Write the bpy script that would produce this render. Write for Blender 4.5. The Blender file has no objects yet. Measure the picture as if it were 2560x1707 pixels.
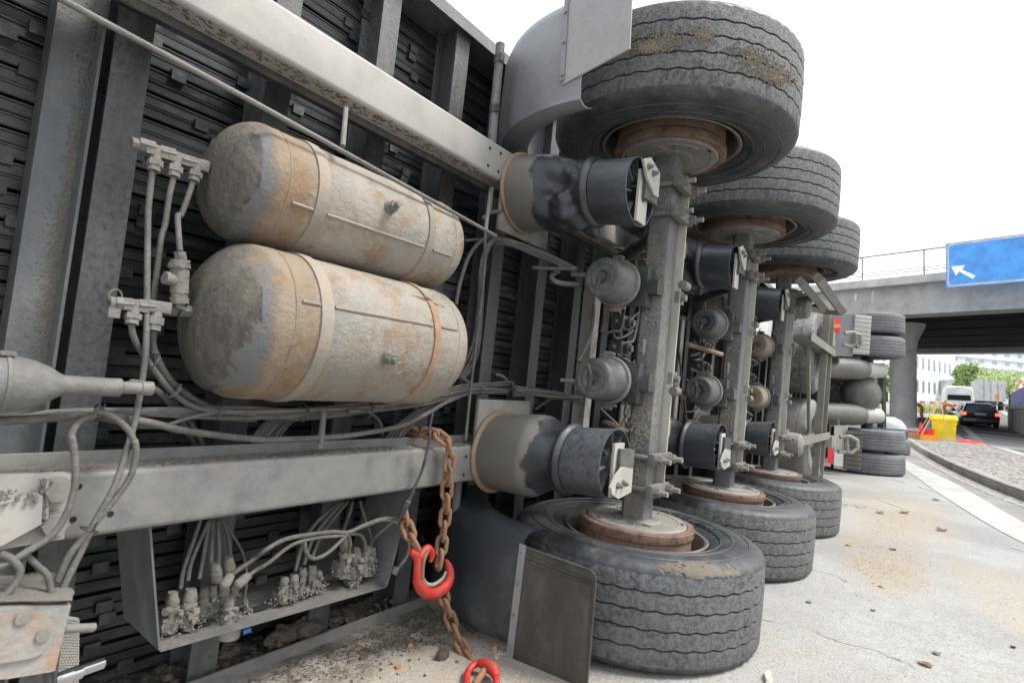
import bpy, bmesh, math, random
from mathutils import Vector, Matrix
random.seed(7)
sc = bpy.context.scene
COL = sc.collection
PI = math.pi
rad = math.radians

# ------------------------------------------------------------------ camera
CAM = Vector((-2.3271, -0.9470, 0.9345))
RIGHT = Vector((0.5873, -0.8072, 0.0593)); DOWN = Vector((0.1063, 0.0042, -0.9943)); FWD = Vector((0.8023, 0.5903, 0.0882))
cd = bpy.data.cameras.new('camera'); cam = bpy.data.objects.new('camera', cd); COL.objects.link(cam)
mw = Matrix.Identity(4)
for r in range(3):
    mw[r][0] = RIGHT[r]; mw[r][1] = -DOWN[r]; mw[r][2] = -FWD[r]; mw[r][3] = CAM[r]
cam.matrix_world = mw
cd.sensor_width = 36; cd.lens = 19.6; cd.clip_start = 0.02; cd.clip_end = 3000
cd.dof.use_dof = True; cd.dof.focus_distance = 2.4; cd.dof.aperture_fstop = 5.6
sc.camera = cam

# ------------------------------------------------------------------ sky, sun, exposure
SUN_EL, SUN_AZ = rad(56), rad(-62)          # azimuth measured from +X towards +Y
wd = bpy.data.worlds.new('World'); sc.world = wd; wd.use_nodes = True
wn = wd.node_tree; wn.nodes.clear()
sky = wn.nodes.new('ShaderNodeTexSky'); sky.sky_type = 'NISHITA'; sky.sun_disc = False
sky.sun_elevation = SUN_EL; sky.sun_rotation = PI/2 - SUN_AZ
sky.air_density = 1.0; sky.dust_density = 3.0; sky.ozone_density = 1.0
hs = wn.nodes.new('ShaderNodeHueSaturation'); hs.inputs['Saturation'].default_value = 0.22
mxs = wn.nodes.new('ShaderNodeMix'); mxs.data_type = 'RGBA'; mxs.inputs[0].default_value = 0.75
mxs.inputs['B'].default_value = (5.3, 5.55, 5.85, 1)       # even cloud cover under the clear-sky model
bg = wn.nodes.new('ShaderNodeBackground'); bg.inputs['Strength'].default_value = 0.1
wo = wn.nodes.new('ShaderNodeOutputWorld')
wn.links.new(sky.outputs[0], hs.inputs['Color']); wn.links.new(hs.outputs[0], mxs.inputs['A'])
wn.links.new(mxs.outputs['Result'], bg.inputs['Color']); wn.links.new(bg.outputs[0], wo.inputs['Surface'])
sl = bpy.data.lights.new('sun', 'SUN'); sl.energy = 1.5; sl.angle = rad(20); sl.color = (1.0, 0.955, 0.885)
so = bpy.data.objects.new('sun', sl); COL.objects.link(so)
sd = Vector((math.cos(SUN_EL)*math.cos(SUN_AZ), math.cos(SUN_EL)*math.sin(SUN_AZ), math.sin(SUN_EL)))
so.rotation_euler = sd.to_track_quat('Z', 'Y').to_euler(); so.location = (4, -8, 15)
vs = sc.view_settings; vs.view_transform = 'Standard'; vs.look = 'None'; vs.gamma = 1; vs.exposure = 1.65
vs.use_curve_mapping = False
sc.cycles.max_bounces = 5; sc.cycles.diffuse_bounces = 3; sc.cycles.glossy_bounces = 2

# ------------------------------------------------------------------ surveying helpers
F = 1393.73
TILT = 0.0558505
ct, st = math.cos(TILT), math.sin(TILT)
TP = Vector((0, 0.0678, 0.0019))            # foot of the trailer's middle plane under the rear axle
TRL = Matrix.Translation(TP) @ Matrix.Rotation(TILT, 4, 'X')
TRI = TRL.inverted()
CL = TRI @ CAM                              # camera station in trailer axes
def ray(px, py): return RIGHT*((px-1280)/F) + DOWN*((py-853.5)/F) + FWD
def T(px, py, y=None, x=None, z=None):      # sight line met with a plane of the trailer
    r = TRI.to_3x3() @ ray(px, py)
    if y is not None: t = (y-CL.y)/r.y
    elif x is not None: t = (x-CL.x)/r.x
    else: t = (z-CL.z)/r.z
    return CL + r*t
def G(px, py, z=0.0):                       # sight line met with level ground
    r = ray(px, py); return CAM + r*((z-CAM.z)/r.z)
def D(px, py, d): return CAM + ray(px, py)*d
def hgt(x, y):                              # the carriageway climbs beyond the underpass
    s = 0.8023*(x-CAM.x) + 0.5903*(y-CAM.y) - 20
    if s <= 0: return 0.0
    s = min(s, 110)
    return 0.054*s*s/(s+6)
def onground(p, dz=0): return Vector((p[0], p[1], hgt(p[0], p[1])+dz))

# ------------------------------------------------------------------ materials
def _n(nt, t, **kw):
    n = nt.nodes.new(t)
    for k, v in kw.items(): setattr(n, k, v)
    return n
def mat(name, base, rough=.6, metal=0., dust=None, dcol=(.33,.30,.265), damt=.6, dscale=6, rust=None, rcol=(.30,.12,.035), rscale=7,
        blotch=None, bcol=(.1,.12,.15), bscale=3, bump=.15, bscl=60, up=0., spec=.5, fine=.5, streak=None, emit=None, coat=0, bands=(), ramt=.9, bdist=.01):
    m = bpy.data.materials.new(name); m.use_nodes = True; nt = m.node_tree; L = nt.links
    p = nt.nodes['Principled BSDF']; p.inputs['Roughness'].default_value = rough; p.inputs['Metallic'].default_value = metal
    p.inputs['Specular IOR Level'].default_value = spec
    if coat: p.inputs['Coat Weight'].default_value = coat
    tc = _n(nt, 'ShaderNodeTexCoord'); oi = _n(nt, 'ShaderNodeObjectInfo')
    va = _n(nt, 'ShaderNodeVectorMath', operation='MULTIPLY_ADD'); va.inputs[1].default_value = (1,1,1)
    vm = _n(nt, 'ShaderNodeVectorMath', operation='SCALE'); vm.inputs[0].default_value = (13.1, 7.7, 19.3)
    L.new(oi.outputs['Random'], vm.inputs['Scale']); L.new(tc.outputs['Object'], va.inputs[0]); L.new(vm.outputs[0], va.inputs[2])
    co = va.outputs[0]
    if streak:
        mp = _n(nt, 'ShaderNodeMapping'); mp.inputs['Scale'].default_value = streak; L.new(co, mp.inputs['Vector']); sco = mp.outputs[0]
    else: sco = co
    def noise(scale, det=6, ro=.6, c=None):
        t = _n(nt, 'ShaderNodeTexNoise'); t.inputs['Scale'].default_value = scale; t.inputs['Detail'].default_value = det
        t.inputs['Roughness'].default_value = ro; L.new(c or co, t.inputs['Vector']); return t.outputs['Fac']
    def ramp(f, a, b):
        r = _n(nt, 'ShaderNodeMapRange'); r.inputs['From Min'].default_value = a; r.inputs['From Max'].default_value = b
        r.interpolation_type = 'SMOOTHSTEP'; L.new(f, r.inputs['Value']); return r.outputs[0]
    def mul(a, b):
        x = _n(nt, 'ShaderNodeMath', operation='MULTIPLY')
        L.new(a, x.inputs[0])
        if isinstance(b, (int, float)): x.inputs[1].default_value = b
        else: L.new(b, x.inputs[1])
        return x.outputs[0]
    def mix(fac, a, b):
        x = _n(nt, 'ShaderNodeMix', data_type='RGBA')
        L.new(fac, x.inputs[0])
        for s, v in (('A', a), ('B', b)):
            if isinstance(v, tuple): x.inputs[s].default_value = (*v, 1)
            else: L.new(v, x.inputs[s])
        return x.outputs['Result']
    v = noise(2.3, 4)
    c = mix(ramp(v, .3, .7), tuple(k*.8 for k in base), tuple(min(1, k*1.2) for k in base))
    f = noise(bscl*2.5, 3)
    c = mix(mul(ramp(f, .35, .7), .35*fine), c, tuple(k*.45 for k in base))
    if blotch:
        c = mix(mul(ramp(noise(bscale, 5), 1-blotch-.12, 1-blotch+.12), .85), c, bcol)
    if dust:
        d = ramp(noise(dscale, 8, .65, sco), 1-dust-.18, 1-dust+.2)
        d2 = ramp(noise(dscale*9, 5, .7), .25, .62)
        dm = mul(mul(d, d2), damt)
        c = mix(dm, c, dcol)
    for (xa, xb, bc, am, *axi) in bands:        # bare or muddy zones with an uneven edge, at fixed places along the part
        sx_ = _n(nt, 'ShaderNodeSeparateXYZ'); L.new(tc.outputs['Object'], sx_.inputs[0])
        ma = _n(nt, 'ShaderNodeMath', operation='MULTIPLY_ADD'); L.new(noise(9, 6, .65), ma.inputs[0]); ma.inputs[1].default_value = .12; L.new(sx_.outputs[axi[0] if axi else 0], ma.inputs[2])
        k1 = ramp(ma.outputs[0], xa+.05, xa+.066); k2 = ramp(ma.outputs[0], xb+.075, xb+.05)
        c = mix(mul(mul(k1, k2), am), c, bc)
    if rust:
        rm = mul(ramp(noise(rscale, 9, .72), 1-rust-.05, 1-rust+.1), ramp(noise(rscale*6, 4), .3, .55))
        c = mix(mul(rm, ramt), c, mix(ramp(noise(rscale*3, 4), .35, .65), rcol, tuple(min(1, k*1.6) for k in rcol)))
    if up:
        ge = _n(nt, 'ShaderNodeNewGeometry'); sx = _n(nt, 'ShaderNodeSeparateXYZ'); L.new(ge.outputs['Normal'], sx.inputs[0])
        um = mul(mul(ramp(sx.outputs['Z'], .35, .9), ramp(noise(14, 6), .3, .6)), up)
        c = mix(um, c, dcol)
    L.new(c, p.inputs['Base Color'])
    if dust and rough < .55:
        rr = _n(nt, 'ShaderNodeMapRange'); rr.inputs['To Min'].default_value = rough; rr.inputs['To Max'].default_value = .85
        L.new(dm, rr.inputs['Value']); L.new(rr.outputs[0], p.inputs['Roughness'])
    if bump:
        b = _n(nt, 'ShaderNodeBump'); b.inputs['Strength'].default_value = bump; b.inputs['Distance'].default_value = bdist
        L.new(noise(bscl, 7, .7), b.inputs['Height']); L.new(b.outputs[0], p.inputs['Normal'])
    if emit:
        p.inputs['Emission Color'].default_value = (*emit[0], 1); p.inputs['Emission Strength'].default_value = emit[1]
    return m
M = {}
GREY = (.34,.315,.285)
M['chassis'] = mat('chassis_paint', (.028,.031,.036), .5, dust=.5, dcol=(.24,.225,.2), damt=.5, dscale=3, bump=.1, rust=.22, rcol=(.16,.09,.05), up=.5)
M['cross'] = mat('crossmember_paint', (.047,.053,.062), .42, dust=.5, dcol=(.21,.2,.182), damt=.62, dscale=6, bump=.25, streak=(1,1,.15))
M['crossdusty'] = mat('dusty_upright', (.095,.108,.12), .5, dust=.5, dcol=(.27,.25,.22), damt=.65, dscale=4, bump=.35, bscl=45, streak=(1,1,.4))
M['rail'] = mat('rail_dust', (.30,.285,.262), .6, dust=.5, dcol=(.43,.40,.37), damt=.5, dscale=2.2, blotch=.36, bcol=(.13,.135,.14), bscale=1.7, bump=.06, rust=.3, rcol=(.21,.14,.075), rscale=9, fine=.25, streak=(.5,1,1))
M['raildark'] = mat('rail_lower_paint', (.13,.134,.138), .45, dust=.6, dcol=(.265,.25,.225), damt=.75, dscale=1.3, blotch=.36, bcol=(.075,.083,.095), bscale=1.0, bump=.08, rust=.3, rcol=(.2,.12,.06), rscale=8, up=.85, streak=(.5,1,1))
M['slat'] = mat('slat_aluminium', (.022,.025,.029), .3, metal=.2, dust=.40, dcol=(.2,.19,.172), damt=.6, dscale=6, bump=.15, bscl=50, streak=(.6,1,1), blotch=.24, bcol=(.20,.205,.205), bscale=7)
M['clip'] = mat('clip_plastic', (.018,.026,.03), .38, dust=.42, dcol=(.26,.25,.23), damt=.5, dscale=10)
M['void'] = mat('void_shade', (.012,.012,.012), .9, bump=0)  # near-black colour standing in for the shade inside gaps and holes
M['tank'] = mat('tank_rust_dust', (.275,.245,.205), .65, dust=.48, dcol=(.355,.325,.28), damt=.7, dscale=4, rust=.475, rcol=(.165,.092,.036), rscale=8.5, ramt=.7, blotch=.42, bcol=(.205,.2,.192), bscale=4.5, bump=.75, bscl=48, fine=.6, bands=((-1.9,-1.60,(.095,.103,.115),.8),(-1.61,-1.50,(.2,.13,.065),.55)), bdist=.012)
M['canister'] = mat('canister_dusty', (.105,.104,.102), .6, dust=.52, dcol=(.21,.2,.182), damt=.7, dscale=8, bump=.35, bscl=60)
M['strap'] = mat('strap_rust', (.25,.215,.175), .75, rust=.4, rcol=(.3,.14,.06), rscale=9, bump=.4, bscl=45)
M['strapred'] = mat('strap_orange_rust', (.29,.16,.085), .8, dust=.45, dcol=(.36,.3,.24), damt=.7, dscale=8, bump=.4)
M['mudcap'] = mat('dried_mud', (.165,.152,.134), .9, dust=.5, dcol=(.25,.232,.205), damt=.6, dscale=14, bump=1.0, bscl=48, streak=(1,1,1))
M['mudcap2'] = mat('tank_end_mud', (.165,.148,.123), .9, dust=.52, dcol=(.30,.268,.222), damt=.85, dscale=46, bump=1.0, bscl=85, streak=(1,1,.35), bands=((-1.640,-1.4,(.095,.102,.113),.8),), bdist=.03)
for nm_, y_ in (('bag', .215), ('bagtop', .315)):
    M[nm_] = mat('air_spring_rubber', (.017,.021,.028), .36, dust=.45, dcol=(.12,.125,.13), damt=.5, dscale=4, bump=.1, bscl=90, fine=.3, bands=((y_, 2, (.165,.155,.14), .8, 1),))
M['bagdust'] = mat('air_spring_dusty_rubber', (.125,.12,.112), .55, dust=.5, dcol=(.23,.215,.195), damt=.6, dscale=3, bump=.12, bscl=80)
M['piston'] = mat('piston_plastic', (.034,.041,.051), .34, dust=.48, dcol=(.16,.165,.17), damt=.5, dscale=5, bump=.06, bscl=120, streak=(1,.4,1))
M['platelight'] = mat('arm_plate_paint', (.40,.385,.345), .6, dust=.4, dcol=(.3,.27,.22), damt=.6, dscale=9, bump=.15)
M['plateold'] = mat('mount_plate_worn', (.3,.28,.245), .65, blotch=.45, bcol=(.1,.11,.12), bscale=8, rust=.36, rcol=(.28,.15,.06), rscale=9, bump=.35, bscl=40)
M['rustring'] = mat('rusty_ring', (.26,.17,.11), .85, dust=.45, dcol=(.3,.27,.23), damt=.6, dscale=9, bump=.5)
M['tyre'] = mat('tyre_rubber', (.030,.035,.043), .48, dust=.45, dcol=(.165,.155,.135), damt=.5, dscale=9, bump=.3, bscl=110, blotch=.36, bcol=(.085,.09,.098), bscale=26, bdist=.006, streak=(1,1,1))
M['tread'] = mat('tyre_tread_worn', (.055,.06,.067), .7, dust=.53, dcol=(.20,.19,.165), damt=.6, dscale=11, bump=.9, bscl=120, blotch=.5, bcol=(.16,.168,.178), bscale=60, fine=.7, bdist=.012)
M['letter'] = mat('tyre_lettering', (.025,.026,.028), .6, dust=.4, dcol=(.2,.19,.17), damt=.4)
M['rim'] = mat('rim_paint', (.12,.11,.095), .6, dust=.5, dcol=(.3,.26,.2), damt=.6, rust=.35, rscale=8, bump=.2)
M['drum'] = mat('drum_rust', (.185,.115,.088), .85, blotch=.42, bcol=(.06,.028,.026), bscale=24, dust=.45, dcol=(.34,.235,.16), damt=.6, dscale=10, rust=.35, rcol=(.3,.11,.04), rscale=6, bump=.6, bscl=50)
M['shield'] = mat('dust_shield', (.16,.152,.142), .6, dust=.55, dcol=(.28,.26,.23), damt=.7, dscale=6, bump=.15, up=.4)
M['axle'] = mat('axle_dusty_paint', (.075,.084,.094), .5, dust=.52, dcol=(.25,.225,.19), damt=.75, dscale=4.5, bump=.65, bscl=65, streak=(1,1,.6))
M['bolt'] = mat('bolt_steel', (.24,.22,.2), .55, metal=.3, dust=.5, dcol=GREY, damt=.6, dscale=20, bump=.2)
M['chamber'] = mat('brake_chamber', (.055,.06,.068), .4, dust=.5, dcol=(.22,.2,.172), damt=.62, dscale=7, bump=.2, blotch=.3, bcol=(.09,.1,.12), bscale=6)
M['chamberrust'] = mat('brake_chamber_brown', (.24,.19,.14), .7, dust=.5, dcol=(.32,.27,.21), damt=.6, dscale=9, bump=.25)
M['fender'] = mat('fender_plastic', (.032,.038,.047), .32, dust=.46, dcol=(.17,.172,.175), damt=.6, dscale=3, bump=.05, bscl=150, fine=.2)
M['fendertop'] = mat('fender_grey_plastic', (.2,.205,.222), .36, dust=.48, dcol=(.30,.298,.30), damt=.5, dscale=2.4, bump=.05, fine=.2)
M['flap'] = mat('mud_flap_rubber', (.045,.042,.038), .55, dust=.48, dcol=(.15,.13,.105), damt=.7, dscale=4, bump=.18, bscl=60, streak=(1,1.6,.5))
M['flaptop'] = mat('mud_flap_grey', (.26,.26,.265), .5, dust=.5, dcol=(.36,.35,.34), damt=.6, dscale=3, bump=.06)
M['galv'] = mat('galvanised_strip', (.36,.39,.41), .45, metal=.35, dust=.3, dcol=(.3,.28,.25), damt=.4, dscale=10, bump=.1)
M['hose'] = mat('hose_dusty', (.085,.08,.074), .65, dust=.5, dcol=(.185,.172,.152), damt=.75, dscale=12, bump=.5, bscl=90)
M['hosedark'] = mat('hose_black', (.03,.033,.037), .5, dust=.48, dcol=(.22,.205,.18), damt=.6, dscale=9, bump=.3, bscl=90)
M['fitting'] = mat('fitting_dusty', (.15,.142,.128), .65, dust=.5, dcol=(.235,.218,.192), damt=.6, dscale=15, bump=.5, bscl=80)
M['mud'] = mat('mud_clods', (.18,.166,.145), .95, dust=.5, dcol=(.27,.25,.22), damt=.6, dscale=20, bump=1.0, bscl=60)
M['muddark'] = mat('soil_clods', (.09,.075,.06), .95, dust=.45, dcol=(.2,.17,.13), damt=.7, dscale=15, bump=1.0, bscl=50)
M['rustbox'] = mat('rusty_box', (.26,.25,.235), .65, dust=.45, dcol=(.36,.34,.31), damt=.6, rust=.47, rcol=(.24,.125,.05), rscale=4, ramt=.75, blotch=.42, bcol=(.17,.195,.22), bscale=5, bump=.4, bscl=40)
M['chain'] = mat('chain_rust', (.22,.115,.062), .75, dust=.4, dcol=(.3,.2,.14), damt=.5, rust=.4, rcol=(.26,.1,.035), rscale=14, bump=.5, bscl=70)
M['redpaint'] = mat('hook_red_paint', (.52,.028,.022), .4, dust=.45, dcol=(.36,.13,.1), damt=.55, dscale=22, bump=.3, bscl=60, rust=.43, rcol=(.13,.06,.035), rscale=22)
M['chrome'] = mat('chrome_rod', (.6,.62,.64), .15, metal=1., bump=0, fine=0)
M['mat'] = mat('ribbed_mat', (.27,.27,.245), .7, dust=.5, dcol=(.36,.34,.31), damt=.5, bump=.2)

# ------------------------------------------------------------------ mesh helpers
def bmn(): return bmesh.new()
def obj(name, bm, m=None, parent=None, loc=None, rot=None, sharp=35, bev=0, smooth=True):
    if bev:
        es = [e for e in bm.edges if len(e.link_faces) == 2 and e.calc_face_angle(0) > .6]
        if es: bmesh.ops.bevel(bm, geom=es, offset=bev, segments=2, affect='EDGES', profile=.6)
    me = bpy.data.meshes.new(name); bm.normal_update(); bm.to_mesh(me); bm.free()
    if smooth:
        me.polygons.foreach_set('use_smooth', [True]*len(me.polygons)); me.set_sharp_from_angle(angle=rad(sharp))
    if m: me.materials.append(M[m] if isinstance(m, str) else m)
    o = bpy.data.objects.new(name, me); COL.objects.link(o)
    if parent: o.parent = parent
    if loc is not None: o.location = loc
    if rot is not None: o.rotation_euler = rot
    return o
def clone(o, parent=None, loc=None, rot=None, deep=True, dloc=None):
    c = o.copy(); COL.objects.link(c); c.parent = parent if parent else o.parent
    if loc is not None: c.location = loc
    if dloc is not None: c.location = Vector(o.location)+Vector(dloc)
    if rot is not None: c.rotation_euler = rot
    if deep:
        for ch in list(o.children): clone(ch, c)
    return c
def thing(name, label, cat, loc=(0,0,0), rotz=0, group=None):
    o = bpy.data.objects.new(name, None); COL.objects.link(o); o.empty_display_size = .2
    o.location = loc; o.rotation_euler = (0, 0, rotz); o['label'] = label; o['category'] = cat
    if group: o['group'] = group
    return o
def tag(o, label, cat, group=None):
    o['label'] = label; o['category'] = cat
    if group: o['group'] = group
    return o
def struct(o): o['kind'] = 'structure'; return o
def stuff(o): o['kind'] = 'stuff'; return o

def bx(bm, x0, x1, y0, y1, z0, z1, mx=None):
    vs = [bm.verts.new((x, y, z)) for x in (x0, x1) for y in (y0, y1) for z in (z0, z1)]
    for f in ((0,1,3,2),(4,6,7,5),(0,4,5,1),(2,3,7,6),(0,2,6,4),(1,5,7,3)): bm.faces.new([vs[i] for i in f])
    if mx is not None: bmesh.ops.transform(bm, matrix=mx, verts=vs)
    return vs
def cbx(bm, c, s, mx=None):
    m = Matrix.Translation(c) @ (mx if mx is not None else Matrix.Identity(4))
    return bx(bm, -s[0]/2, s[0]/2, -s[1]/2, s[1]/2, -s[2]/2, s[2]/2, m)
def frame(d, hint=None):
    d = d.normalized(); h = hint or (Vector((0,0,1)) if abs(d.z) < .9 else Vector((1,0,0)))
    u = d.cross(h).normalized(); return u, d.cross(u).normalized()
def tube(bm, pts, r, seg=8, cap=True, closed=False):
    pts = [Vector(p) for p in pts]; n = len(pts); rings = []; u = None
    for i, p in enumerate(pts):
        a = pts[i-1] if (i > 0 or closed) else p; b = pts[(i+1) % n] if (i < n-1 or closed) else p
        d = (b-a)
        if d.length < 1e-9: d = Vector((0,0,1))
        d.normalize()
        if u is None: u, v = frame(d)
        else:
            u = (u-d*u.dot(d)); 
            if u.length < 1e-6: u, _ = frame(d)
            u.normalize()
        v = d.cross(u)
        rr = r[i] if isinstance(r, (list, tuple)) else r
        rings.append([bm.verts.new(p+u*(rr*math.cos(2*PI*k/seg))+v*(rr*math.sin(2*PI*k/seg))) for k in range(seg)])
    for i in range(n if closed else n-1):
        A, B = rings[i], rings[(i+1) % n]
        for k in range(seg): bm.faces.new((A[k], A[(k+1) % seg], B[(k+1) % seg], B[k]))
    if cap and not closed:
        bm.faces.new(rings[0][::-1]); bm.faces.new(rings[-1])
def cyl(bm, a, b, r, r2=None, seg=16): tube(bm, [a, b], [r, r if r2 is None else r2], seg)
def lathe(bm, prof, seg=48, axis='z', c=(0,0,0), a0=0, a1=2*PI, close=False, disp=None):
    """prof: list of (radius, height along axis)"""
    full = abs(a1-a0-2*PI) < 1e-6; n = seg if full else seg+1; rings = []
    for (r, h) in prof:
        ring = []
        for k in range(n):
            a = a0+(a1-a0)*k/seg
            rr, hh = (r, h) if disp is None else disp(r, h, a)
            q = (rr*math.cos(a), rr*math.sin(a), hh)
            if axis == 'x': q = (q[2], q[0], q[1])
            elif axis == 'y': q = (q[1], q[2], q[0])
            ring.append(bm.verts.new((q[0]+c[0], q[1]+c[1], q[2]+c[2])))
        rings.append(ring)
    m = len(prof)
    for i in range(m if close else m-1):
        A, B = rings[i], rings[(i+1) % m]
        for k in range(seg):
            k2 = (k+1) % n
            try: bm.faces.new((A[k], A[k2], B[k2], B[k]))
            except ValueError: pass
    if not close and full:
        if prof[0][0] > 1e-4: pass
    return rings
def capring(bm, ring): 
    try: bm.faces.new(ring)
    except ValueError: pass
def prism(bm, poly, d, n=None):
    """poly: list of 3D points; extruded by vector d"""
    d = Vector(d); a = [bm.verts.new(Vector(p)) for p in poly]; b = [bm.verts.new(Vector(p)+d) for p in poly]
    bm.faces.new(a[::-1]); bm.faces.new(b)
    for i in range(len(a)):
        j = (i+1) % len(a); bm.faces.new((a[i], a[j], b[j], b[i]))
def spline(pts, n=6, closed=False):
    P = [Vector(p) for p in pts]; out = []; m = len(P)
    for i in range(m if closed else m-1):
        p0 = P[(i-1) % m] if (closed or i > 0) else P[0]; p1 = P[i]; p2 = P[(i+1) % m]
        p3 = P[(i+2) % m] if (closed or i+2 < m) else P[-1]
        for k in range(n):
            t = k/n
            out.append(.5*((2*p1)+(p2-p0)*t+(2*p0-5*p1+4*p2-p3)*t*t+(3*p1-p0-3*p2+p3)*t**3))
    if not closed: out.append(P[-1])
    return out
def nut(bm, p, d, r=.012, h=.012):
    p = Vector(p); d = Vector(d).normalized(); tube(bm, [p, p+d*h], r, 6)
def lump(bm, c, r, seed=0, sub=2, amp=.35, sq=(1,1,1)):
    rg = random.Random(seed); o = Vector((rg.uniform(-9,9), rg.uniform(-9,9), rg.uniform(-9,9)))
    g = bmesh.ops.create_icosphere(bm, subdivisions=sub, radius=1)
    from mathutils import noise
    for v in g['verts']:
        k = 1+amp*noise.noise(v.co*1.6+o)+amp*.5*noise.noise(v.co*4+o)
        v.co = Vector((v.co.x*sq[0], v.co.y*sq[1], v.co.z*sq[2]))*r*k+Vector(c)
def rough(bm, amp, scale, seed=0):
    from mathutils import noise
    o = Vector((seed*3.1, seed*1.7, seed*5.3)); bm.normal_update()
    for v in bm.verts: v.co += v.normal*amp*(noise.noise(v.co*scale+o)+.5*noise.noise(v.co*scale*2.7+o))

# ================================================================== THE OVERTURNED TRAILER
# built in trailer axes: x along its length, y from the road side into the cargo body, z across its width (now upright)
TR = thing('overturned_semi_trailer', 'overturned semi-trailer lying on its side, muddy underside with three axles facing the camera', 'trailer')
TR.matrix_world = TRL
SX = 1.325                                                            # axle spacing
AZ = .7975                                                            # half distance between the two drum covers
CZ = 1.215                                                            # height of the middle of the axles
WZ = 1.0112                                                           # half track

# ---- floor slats with their clips
PITCH = .0375
bm = bmn()
for (za, zb, yy) in ((-.0158, .0158, .8655),): 
    prism(bm, [(-3.4, .884, za), (-3.4, yy+.0015, za), (-3.4, yy, za+.003), (-3.4, yy, zb-.006), (-3.4, yy-.003, zb-.004), (-3.4, yy-.003, zb), (-3.4, .884, zb)], (13.6, 0, 0))
slat0 = obj('slat', bm, 'slat', TR, sharp=20)
bm = bmn(); bx(bm, -.02, .02, .853, .868, -.014, .016); clip0 = obj('clip', bm, 'clip', slat0, bev=.002)
rs = random.Random(3)
n = 0
for i in range(66):
    z = -.03+.0375*i + (.0 if i % 2 else .0035)
    s = slat0 if i == 0 else clone(slat0, TR, deep=False)
    s.location = (rs.uniform(-.05, .05), rs.uniform(-.003, .003), z+rs.uniform(-.0008, .0008))
    if i % 2 == 1 and i < 65:
        x = -2.12+rs.uniform(0, .2)
        while x < -.1 and n < 290:
            c = clip0 if n == 0 else clone(clip0, s)
            c.parent = s; c.location = (x, rs.uniform(-.002, .002), .0195*(1 if rs.random() < .7 else -1)+.0)
            n += 1; x += rs.choice((.2, .26, .32))
bm = bmn(); bx(bm, -3.4, 10.2, .898, .91, -.03, 2.46); obj('void_shade_panel', bm, 'void', TR)  # added dark sheet, stands in for the unlit cargo space behind the slats

# ---- cargo body behind the floor
M['body'] = mat('body_panel', (.5,.51,.52), .5, dust=.5, dcol=(.33,.31,.28), damt=.5, dscale=2, bump=.05)
for (nm, a) in (('roof_panel', (-3.4,10.2,3.56,3.6,-.02,2.46)), ('upper_side_wall', (-3.4,10.2,.93,3.56,2.465,2.485)), ('lower_side_wall', (-3.4,10.2,.93,3.56,-.045,-.025)),
                ('front_wall', (10.2,10.24,.70,3.6,-.045,2.485)), ('rear_door', (-3.44,-3.4,.70,3.6,-.045,1.21)), ('rear_door', (-3.44,-3.4,.70,3.6,1.23,2.485))):
    bm = bmn(); bx(bm, *a); obj(nm, bm, 'body', TR)

# ---- side rails (channel sections along both edges of the floor)
for (s, zo) in ((1, 2.485), (-1, -.055)):
    bm = bmn(); zi = zo-s*.052
    prism(bm, [(-3.4,.925,zo), (-3.4,.70,zo), (-3.4,.70,zi), (-3.4,.708,zi), (-3.4,.708,zo-s*.008), (-3.4,.925,zo-s*.008)][::s], (13.6,0,0))
    obj('side_rail', bm, 'raildark' if s < 0 else 'crossdusty', TR, bev=.0015)
# bright worn lip of the lower side rail
bm = bmn(); bx(bm, -3.4, 10.2, .692, .6985, -.056, -.043); obj('rub_strip', bm, 'galv', TR, bev=.002)

# ---- main chassis beams
for (s, z0, z1, mm) in ((1, 1.752, 1.892, 'rail'), (-1, .543, .684, 'raildark')):
    zc = (z0+z1)/2; bm = bmn(); X0, X1 = -3.4, 9.6; yf = .45
    sec = []
    for (cy, cz, a0) in ((yf+.014, z1-.014, PI/2), (yf+.014, z0+.014, PI)):
        for k in range(6): a = a0+PI/2*k/5; sec.append((cy+.014*math.cos(a), cz+.014*math.sin(a)))
    sec = sec+[(.533, z0), (.533, z1)]
    prism(bm, [(X0, y, z) for y, z in sec], (X1-X0, 0, 0))
    r = obj('chassis_beam', bm, mm, TR)
    bm = bmn(); bx(bm, X0, X1, .5335, .544, z0-(.022 if s > 0 else -.02), z1+(-.02 if s > 0 else .029)); bx(bm, X0, X1, .5445, .737, zc-.006, zc+.006)
    obj('beam_web', bm, 'chassis' if s > 0 else 'raildark', r, bev=.002)
    # bolt holes near the air spring plate
    pts = ((1225,371),(1252,384),(1220,414),(1246,430)) if s > 0 else ((1165,1141),(1159,1186),(277,1284),(183,1298),(197,1216))
    for (px, py) in pts:
        bm = bmn(); q = T(px, py, y=yf); cyl(bm, (q.x, yf-.0015, q.z), (q.x, yf+.004, q.z), .0065, seg=10)
        obj('bolt_hole', bm, 'void', r)
# dried dirt caked along the beams
bm = bmn(); rg = random.Random(5)
for i in range(2600):
    x = rg.uniform(-2.3, -.6); lump(bm, (x, rg.triangular(.458, .532, .522), .6845), rg.uniform(.0015, .0075)*rg.uniform(.5,1.3), i, 1, .6, (1.6,1,.6))
stuff(obj('dirt_crust', bm, 'mud', TR, smooth=False))
bm = bmn()
for i in range(600):
    x = rg.uniform(-2.0, -.6); lump(bm, (x, rg.triangular(.458, .532, .475), 1.752), rg.uniform(.0012, .005), i, 1, .6, (1.8,1,.45))
M['dirtbrown'] = mat('brown_dirt_crust', (.13,.1,.07), .95, dust=.4, dcol=(.24,.2,.15), bump=.6)
stuff(obj('dirt_crust', bm, 'dirtbrown', TR, smooth=False))

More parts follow.
